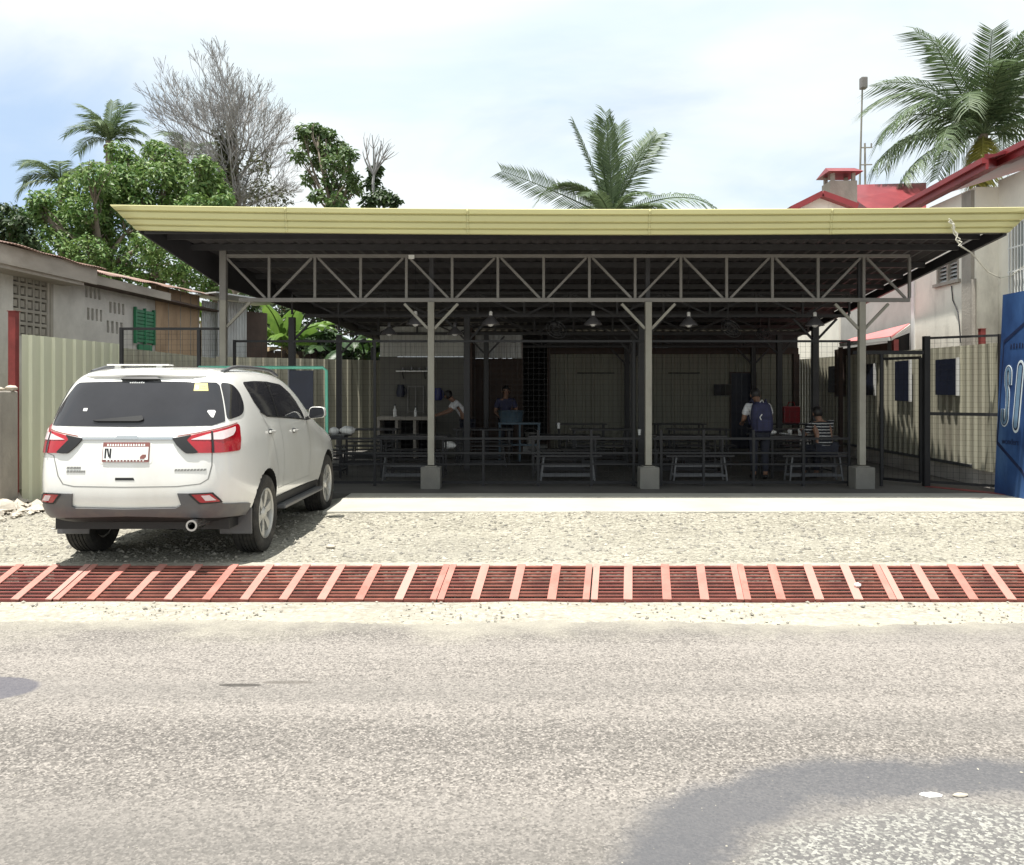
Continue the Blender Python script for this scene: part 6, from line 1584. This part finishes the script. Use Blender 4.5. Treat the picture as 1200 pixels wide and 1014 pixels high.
def px_clumps(lst, d, seed=0):
    q = random.Random(seed); out = []
    for (x, y, rp, dens) in lst:
        dd = d + q.uniform(-1, 1) * 1.2; out.append((W(x, y, dd), rp * dd / 1000, dens))
    return out
def ground_at(x, d): return ((x - 600) / 1000 * d, d, 0)
# broad green tree behind the old house
cl = px_clumps([(112,207,22,.6),(92,222,24,.8),(74,240,26,.9),(98,248,24,.8),(58,262,22,.8),(84,272,28,1),(112,262,24,.9),(128,240,22,.8),(66,292,30,1),(104,298,28,1),(140,278,28,1),(152,308,30,1),(162,258,22,.7),(180,285,26,.8),(200,308,28,.9),(228,322,26,.8),(140,335,30,.8),(92,325,26,.7),(190,338,28,.7),(48,236,16,.5),(40,252,15,.5),(120,222,18,.6),(250,338,20,.6)], 26, 1)
leafy_tree('leafy_tree', ground_at(118, 26), W(122, 320, 26), cl, 'broad bright green tree rising behind the rusty roof of the old house', 'tree', 780, .155, M['leaf'], .24, 21)
cl = px_clumps([(140,178,15,.5),(150,192,18,.7),(136,205,18,.7),(150,215,22,.9),(182,176,15,.6),(196,186,20,.8),(206,200,20,.8),(186,208,22,.9),(170,200,16,.6),(214,218,22,.9),(190,236,26,1),(160,238,24,.9),(138,228,20,.7),(210,248,26,1)], 28, 2)
leafy_tree('leafy_tree', ground_at(180, 28), W(180, 290, 28), cl, 'upright green tree between the left coconut palm and the bare tree', 'tree', 720, .16, M['leaf'], .20, 22)
cl = px_clumps([(238,194,13,.6),(246,204,16,.7),(240,218,18,.9),(255,226,18,.8),(246,236,22,1),(232,242,18,.8),(262,238,14,.5),(236,262,26,1)], 27, 3)
leafy_tree('leafy_tree', ground_at(245, 27), W(245, 290, 27), cl, 'small dense green tree just above the left end of the olive fascia', 'tree', 650, .16, M['leaf'], .15, 23)
cl = px_clumps([(8,252,18,.8),(22,262,16,.8),(4,272,22,1),(30,282,16,.8),(-15,262,22,.8),(-10,292,26,.8),(14,284,18,.8),(38,292,12,.5)], 24, 4)
leafy_tree('leafy_tree', ground_at(5, 24), W(6, 310, 24), cl, 'low dark green tree at the far left edge above the rusty roof', 'tree', 640, .14, M['leaf_dark'], .14, 24)
cl = px_clumps([(356,156,11,.6),(370,152,10,.6),(384,158,10,.5),(366,168,13,.7),(380,176,14,.7),(396,172,12,.6),(408,182,11,.6),(390,192,15,.7),(372,190,12,.5),(404,198,11,.5),(362,208,11,.3),(412,210,11,.5),(388,214,12,.5),(350,182,9,.3),(402,226,12,.5),(418,220,9,.4),(394,238,13,.5),(372,230,9,.3)], 31, 5)
leafy_tree('leafy_tree', ground_at(388, 31), W(390, 250, 31), cl, 'open dark green tree with gaps of sky, right of the bare tree', 'tree', 330, .20, M['leaf_mid'], .15, 25)
# thin half-bare tree
q = random.Random(31); base = ground_at(440, 30); t = thing('thin_tree', base, 'thin half bare tree with a few leaf tufts, right of the open dark tree', 'tree')
mb = MB(); limb(mb, base, W(438, 232, 30), .10, .06, .02, q); mb.build('trunk', M['twig'], t, 60)
mb = MB(); tips = []
for (x, y) in ((430,162),(436,158),(447,165),(456,168),(462,178),(452,182),(425,178),(443,172)):
    P = limb(mb, W(438, 205, 30), W(x, y, 30 + q.uniform(-.5,.5)), .045, .012, .10, q)
    for _ in range(3): e = P[-2] + Vector((q.uniform(-.35,.35), q.uniform(-.3,.3), q.uniform(.1,.45))); limb(mb, P[3], e, .016, .005, .1, q, 3)
mb.tube([W(438, 232, 30), W(437, 215, 30), W(438, 205, 30)], [.06, .05, .045], 6)
mb.build('limbs', M['twig'], t, 60)
cl = px_clumps([(440,200,8,.6),(436,215,10,.7),(448,232,14,1),(460,236,9,.7),(432,236,9,.6)], 30, 6)
mb = MB(); leaf_cloud(mb, cl, 300, .2, q); mb.build('crown', M['leaf_dark'], t)

# big bare tree with a vine-wrapped trunk
q = random.Random(41); D = 36; base = ground_at(268, D)
t = thing('bare_tree', base, 'large leafless tree with fine grey twigs and a vine covered trunk', 'tree')
mbt = MB(); trunk = [Vector(base), W(270, 300, D), W(270, 240, D), W(267, 190, D), W(265, 155, D), W(266, 150, D)]
mbt.tube(trunk, [.40, .32, .27, .21, .13, .04], 10); mbt.v = [(x + .2, y, z) for x, y, z in mbt.v]; mbt.build('trunk', M['bark'], t, 60)
mb = MB()
CR = W(263, 160, D); RX, RZ = 88 * D / 1000, 72 * D / 1000
def grow(p, d, L, r, lev):
    n = 4; P = [p]; dd = d.copy()
    for i in range(n):
        dd = (dd + Vector((q.uniform(-.16,.16), q.uniform(-.16,.16), q.uniform(-.07,.14)))).normalized(); P.append(P[-1] + dd * L / n)
        u = P[-1] - CR
        if (u.x / RX) ** 2 + (u.z / RZ) ** 2 > 1 + q.uniform(-.14, .06) and i > 0: break
    mb.tube(P, [max(.0085, r * (1 - .55 * i / (len(P) - 1))) for i in range(len(P))], 5 if lev < 2 else 3, cap=False)
    if lev >= 5 or len(P) < 3: return
    for k in range(4 if lev < 4 else 3):
        a = P[q.randint(1, len(P) - 1)] if k else P[-1]
        s = Vector((q.uniform(-1,1), q.uniform(-1,1), q.uniform(-.5,.9))).normalized()
        nd = (dd + s * (.62 if k else .25)).normalized()
        grow(a, nd, L * q.uniform(.58, .80), r * .5, lev + 1)
for i in range(27):
    k = q.uniform(.12, 1); pos = trunk[1].lerp(trunk[2], k * 2) if k < .5 else trunk[2].lerp(trunk[4], (k - .5) * 2)
    az = i * 2.4 + q.uniform(-.3, .3); el = R(q.uniform(8, 58))
    grow(pos, Vector((math.cos(az) * math.cos(el), math.sin(az) * math.cos(el), math.sin(el))), q.uniform(2.0, 2.6), .055, 1)
for i in range(5): grow(trunk[4].lerp(trunk[5], i / 5), Vector((q.uniform(-.5,.5), q.uniform(-.5,.5), 1)).normalized(), 1.0, .035, 1)
zp = W(0, 240, D).z
xb = W(266, 200, D).x
mb.v = [(xb + (x - xb) * .88 + .25, y, z if z < zp else zp + (z - zp) * .85) for x, y, z in mb.v]; mb.build('branches', M['twig'], t)
cl = [(trunk[2].lerp(trunk[5], i / 11) + Vector((q.uniform(-.2,.2), q.uniform(-.2,.2), 0)), (.42 + .12 * q.random(), .42, .6), 1) for i in range(11)]
cl += px_clumps([(255,205,24,.7),(290,215,26,.8),(300,190,20,.45),(242,188,16,.3),(312,225,22,.7),(282,234,26,.9),(268,178,22,.6),(330,232,16,.4)], D, 8)
mb = MB(); leaf_cloud(mb, cl, 260, .16, q, hollow=.1); mb.build('vine_cover', M['leaf_vine'], t)

# ------------------------------------------------------------------ coconut palms
def frond_mesh(L, droop, q, nl=46, lw=.055, ll=.62, hang=.75):
    "frond along +x from the origin, bending down; leaflets as long thin blades"
    mb = MB(); P = []
    p = Vector((0,0,0)); a = 0.0; n = 16
    for i in range(n + 1):
        P.append(p.copy()); a = -droop * (i / n) ** 1.5
        p = p + Vector((math.cos(a), 0, math.sin(a))) * L / n
    mb.tube(P, [.032 * (1 - .85 * i / n) + .004 for i in range(n + 1)], 5)
    for i in range(nl):
        t = .10 + .90 * i / (nl - 1); k = min(n - 1, int(t * n)); f = t * n - k; c = P[k].lerp(P[k+1], min(1, f)); d = (P[k+1] - P[k]).normalized()
        ln = ll * (math.sin(min(1, t * 1.25 + .12) * math.pi * .62) ** .7) * (1 - .35 * max(0, t - .75) / .25) * q.uniform(.85, 1.1)
        for s in (-1, 1):
            if q.random() < .04: continue
            up = Vector((-d.z, 0, d.x)); h = hang * q.uniform(.6, 1.3)
            dirv = (Vector((0, s, 0)) * .85 + d * (.45 + .35 * t) + up * (.25 - h * .4)).normalized()
            m = c + dirv * ln * .55; e = c + dirv * ln + Vector((0, 0, -1)) * ln * h * .55
            wv = d * lw * .5
            mb.add([c - wv * .6, c + wv * .6, m + wv, e, m - wv], [(0,1,2,4),(4,2,3)])
    return mb
def palm(base, top, fronds, label, mt_trunk=None, lean=(0,0,0), r=.16, seed=1, nl=58, group='coconut palms', fl=.86, hang=.75):
    q = random.Random(seed); t = thing('coconut_palm', base, label, 'palm', group)
    b = Vector(base); top = Vector(top); P = [b.lerp(top, i / 14) + Vector(lean) * math.sin(i / 14 * math.pi) for i in range(15)]
    MB().tube(P, [r * (1.25 - .45 * i / 14) * (1 + .05 * (i % 2)) for i in range(15)], 10).build('trunk', M['bark'], t, 60)
    mb = MB()
    for i in range(7):
        a = 2*math.pi*i/7; mb.ball(top + Vector((.17*math.cos(a), .17*math.sin(a), -.28 - .08*(i%2))), .10, .10, .13, 10, 8)
    mb.build('nut_cluster', M['stem'], t, 50)
    for fr_ in fronds:
        az, el, L, dr, yel = fr_[:5]; fl_ = fr_[5] if len(fr_) > 5 else fl; roll = fr_[6] if len(fr_) > 6 else q.uniform(-25, 25)
        # az: degrees in the picture plane direction (0 right, 90 away, 180 left, 270 towards us), el: elevation of the start
        fm = frond_mesh(L, R(dr), q, nl, ll=fl_, hang=hang)
        Rm = Matrix.Translation(top) @ Matrix.Rotation(R(az), 4, 'Z') @ Matrix.Rotation(-R(el), 4, 'Y') @ Matrix.Rotation(R(roll), 4, 'X')
        fm.v = [tuple(Rm @ Vector(v)) for v in fm.v]
        fm.build('frond', M['frond_y'] if yel else M['frond'], t)
    return t
# right palm behind the concrete house
D = 28; top = W(1152, 158, D)
palm((top.x + .6, D + .3, 0), top, [(20,62,4.68,70,0),(60,70,4.21,60,0),(170,78,4.21,55,0),(150,60,4.21,85,0),(185,48,4.45,100,0),(178,30,4.33,105,0),(200,38,4.21,110,0),(182,8,4.21,70,0),(195,-12,3.98,45,0),(230,40,3.74,110,0),(260,55,3.74,90,0),(300,45,3.98,100,0),(330,35,3.98,110,0),(0,25,4.21,100,0),(15,45,4.45,90,0),(100,50,3.98,90,0),(130,30,3.98,100,0),(40,30,3.98,100,0),(80,25,3.74,100,0),(215,10,3.74,80,0),(350,0,3.98,60,0),(240,-38,2.09,50,1),(225,-55,1.87,35,1),(280,70,3.86,60,0),(190,58,4.0,70,0,.9,50),(350,66,3.9,50,0,.9,50),(275,66,3.6,60,0),(255,72,3.4,50,0),(295,60,3.2,90,0),(310,10,3.51,80,0)],
     'tall coconut palm behind the red roof of the concrete house at the right', seed=51, lean=(-.25,0,0), r=.19, nl=64, hang=1.0)
# centre palm behind the pavilion roof
D = 31; top = W(716, 256, D)
palm((top.x, D, 0), top, [(95,87,4.0,10,0,.85),(60,85,3.6,16,0,.8),(130,85,3.5,16,0,.8),(262,84,3.4,20,0,.8),(8,64,3.9,26,0,.95,62),(15,72,3.3,34,0,.7,-40),(178,70,3.8,4,0,.38),(182,52,3.5,125,0,.55),(176,58,2.4,80,0,.5),(178,27,4.3,22,0,.72,55),(2,26,5.3,78,0,.85,40),(-4,30,2.2,70,0,.5),(240,40,2.4,80,0,.6),(300,42,2.2,80,0,.6),(120,40,2.6,80,0,.6),(60,40,2.6,80,0,.6)],
     'coconut palm whose crown rises behind the middle of the olive fascia', seed=52, nl=60, hang=.55)
# left palms among the trees
D = 42; top = W(128, 166, D)
palm((top.x, D, 0), top, [(90,84,2.2,20,0),(10,66,2.3,95,0),(170,62,2.4,100,0),(190,45,2.4,115,0),(0,45,2.3,115,0),(20,25,2.3,110,0),(160,25,2.3,100,0),(250,60,2,90,0),(290,50,2,100,0),(60,60,2,90,0),(130,60,2,90,0),(200,75,2.2,60,0),(340,78,2.2,60,0)],
     'slender coconut palm with a small round crown above the broad green tree', seed=53, nl=44, r=.2, fl=.68)
D = 38; top = W(72, 216, D)
palm((top.x, D, 0), top, [(180,40,1.8,110,0),(170,60,2.2,100,0),(0,40,2.6,80,0),(10,60,2.4,90,0),(200,15,2.2,100,0),(250,50,2,90,0),(290,50,2,90,0),(90,60,2,80,0),(340,20,2.4,80,0)],
     'coconut palm with drooping fronds half hidden behind the broad green tree at the left', seed=54, nl=42, fl=.66)
D = 38; top = W(215, 182, D)
palm((top.x, D, 0), top, [(180,20,2.2,70,0),(0,20,2.4,80,0),(10,45,2.3,100,0),(170,45,2.2,100,0),(270,50,2,100,0),(340,0,2.2,60,0),(90,60,2,90,0)],
     'coconut palm with sparse fronds partly hidden behind the bare tree', seed=55, nl=42, fl=.66)

# ------------------------------------------------------------------ banana plants
def leaf_blade(base, dirv, L, Wd, droop, q, tears=True, twist=0.0):
    "broad leaf: midrib arcs from base along dirv, blade folds down on both sides"
    d = Vector(dirv).normalized(); hz_ = Vector((d.x, d.y, 0)); hz_ = hz_.normalized() if hz_.length > .05 else Vector((1,0,0)); side = Vector((-hz_.y, hz_.x, 0))
    side = (Matrix.Rotation(twist, 4, d) @ side.to_4d()).to_3d()
    mb = MB(); n = 22; p = Vector(base); P = []; el = math.asin(max(-1, min(1, d.z)))
    for i in range(n + 1):
        P.append(p.copy()); e = el - droop * (i / n) ** 1.4
        p = p + (hz_ * math.cos(e) + Vector((0,0,1)) * math.sin(e)) * L / n
    mb.tube(P, [.035 * (1 - .8 * i / n) for i in range(n + 1)], 6)
    for s in (-1, 1):
        vs = []; fs = []
        for i in range(3, n + 1):
            t = (i - 3) / (n - 3); w = Wd * (math.sin(min(1, t * 1.02 + .05) * math.pi) ** .55) * (1 - .15 * t)
            if tears and q.random() < .25: w *= q.uniform(.5, .9)
            e = P[i] + side * s * w * .9 - Vector((0,0,1)) * w * (.25 + .3 * q.random() * .5)
            m = P[i] + side * s * w * .5 + Vector((0,0,1)) * w * .05
            vs += [P[i], m, e]
        k = n - 2
        for i in range(k - 1):
            if tears and q.random() < .10:
                fs += [(3*i, 3*i+1, 3*i+4, 3*i+3)]; continue
            fs += [(3*i, 3*i+1, 3*i+4, 3*i+3), (3*i+1, 3*i+2, 3*i+5, 3*i+4)]
        mb.add(vs, fs)
    return mb
def banana(base, h, leaves, label, seed, mts, r=.13, group='banana plants'):
    q = random.Random(seed); t = thing('banana_plant', base, label, 'banana plant', group); b = Vector(base); top = b + Vector((q.uniform(-.1,.1), 0, h))
    MB().tube([b, b.lerp(top, .4) + Vector((.03,0,0)), top], [r, r * .85, r * .55], 10).build('stem', M['stem'], t, 60)
    for (az, el, L, w, dr, mi) in leaves:
        a, e = R(az), R(el)
        leaf_blade(top - Vector((0,0,.1)), (math.cos(a)*math.cos(e), math.sin(a)*math.cos(e), math.sin(e)), L, w, R(dr), q, True, q.uniform(-.5,.5)).build('leaf', M[mts[mi]], t, 40)
    return t
mts = ('banana', 'banana_dk', 'dry')
p = W(334, 470, 24.0)
banana((p.x, 24.0, 0), 2.9, [(250,70,1.9,.30,60,0),(300,62,2.0,.32,70,0),(200,60,1.9,.30,80,0),(20,55,2.0,.32,80,0),(340,50,2.0,.30,90,0),(160,55,1.9,.3,85,0),(270,40,1.7,.30,100,0),(230,10,1.3,.16,60,2),(310,-10,1.2,.15,50,2)], 'sunlit banana plant with pale upright leaves under the left end of the roof', 61, mts, .16)
p = W(395, 470, 24.6)
banana((p.x, 24.6, 0), 2.6, [(200,45,2.1,.34,80,1),(250,35,2.0,.36,85,1),(290,38,2.1,.36,85,1),(340,30,2.2,.36,70,1),(0,42,2.3,.34,60,0),(20,60,2.0,.3,70,1),(150,50,2.0,.3,80,1),(270,10,1.8,.34,70,1),(230,0,1.7,.3,60,1),(320,5,1.9,.34,60,1)], 'dark leaved banana plant behind the back left sheet fence', 62, mts, .16)
p = W(428, 470, 24.2)
banana((p.x, 24.2, 0), 2.75, [(185,24,2.7,.34,52,0),(200,48,2.0,.3,90,1),(320,40,1.6,.32,95,0),(270,40,1.9,.34,100,1),(240,20,1.9,.34,80,1),(350,20,1.3,.3,95,0),(150,40,1.9,.3,90,1),(300,0,1.6,.34,60,1)], 'banana plant with one long bright leaf beside the kitchen wall', 63, mts, .15)
p = W(238, 470, 22.6)
banana((p.x, 22.6, 0), 3.5, [(195,38,2.1,.30,75,0),(175,30,2.0,.28,80,0),(0,50,1.7,.28,70,0),(270,60,1.5,.26,100,0),(290,-45,1.6,.14,35,2),(320,-60,1.7,.13,25,2),(345,-50,1.5,.13,30,2)], 'banana plant with hanging dry leaves beside the left pavilion post', 64, mts, .13)
p = W(332, 470, 33)
banana((p.x, 33, 0), 7.6, [(60,80,1.2,.24,20,0),(120,78,1.1,.24,25,0),(200,50,1.5,.26,70,0)], 'banana plant tip showing above the olive fascia near the bare tree', 65, mts, .14)
# leafy mass filling in under the banana plants, and shrubs along the back
cl = px_clumps([(350,405,16,1),(370,410,18,1),(400,412,20,1),(420,414,18,1),(385,398,16,.8),(365,390,14,.6),(436,418,12,.8)], 25.2, 9)
leafy_tree('shrub', ground_at(392, 25.2), W(392, 430, 25.2), cl, 'dark dense shrub behind the back left sheet fence under the banana leaves', 'shrub', 500, .16, M['leaf_dark'], .08, 66)
cl = px_clumps([(300,352,20,1),(325,362,24,1),(352,356,22,1),(378,366,24,1),(404,372,22,1),(428,384,22,1),(340,388,24,1),(312,384,22,1),(372,394,24,1),(446,396,16,.8)], 29, 10)
leafy_tree('leafy_tree', ground_at(360, 29), W(360, 425, 29), cl, 'low dark tree behind the banana plants, seen under the left roof edge', 'tree', 620, .17, M['leaf_dark'], .16, 67)
# weeds at the foot of the left fence
mb = MB(); q = random.Random(71)
for _ in range(260):
    x = q.uniform(-7.6, -6.7); y = q.uniform(10.9, 11.6); z = .03
    a = q.uniform(0, 6.28); h = q.uniform(.05, .16); d = Vector((math.cos(a), math.sin(a), 0)); w = Vector((-d.y, d.x, 0)) * .008
    p = Vector((x, y, z)); mb.add([p - w, p + w, p + d * h * .5 + Vector((0,0,h))], [(0,1,2)])
tag(mb.build('grass', M['leaf']), kind='stuff')
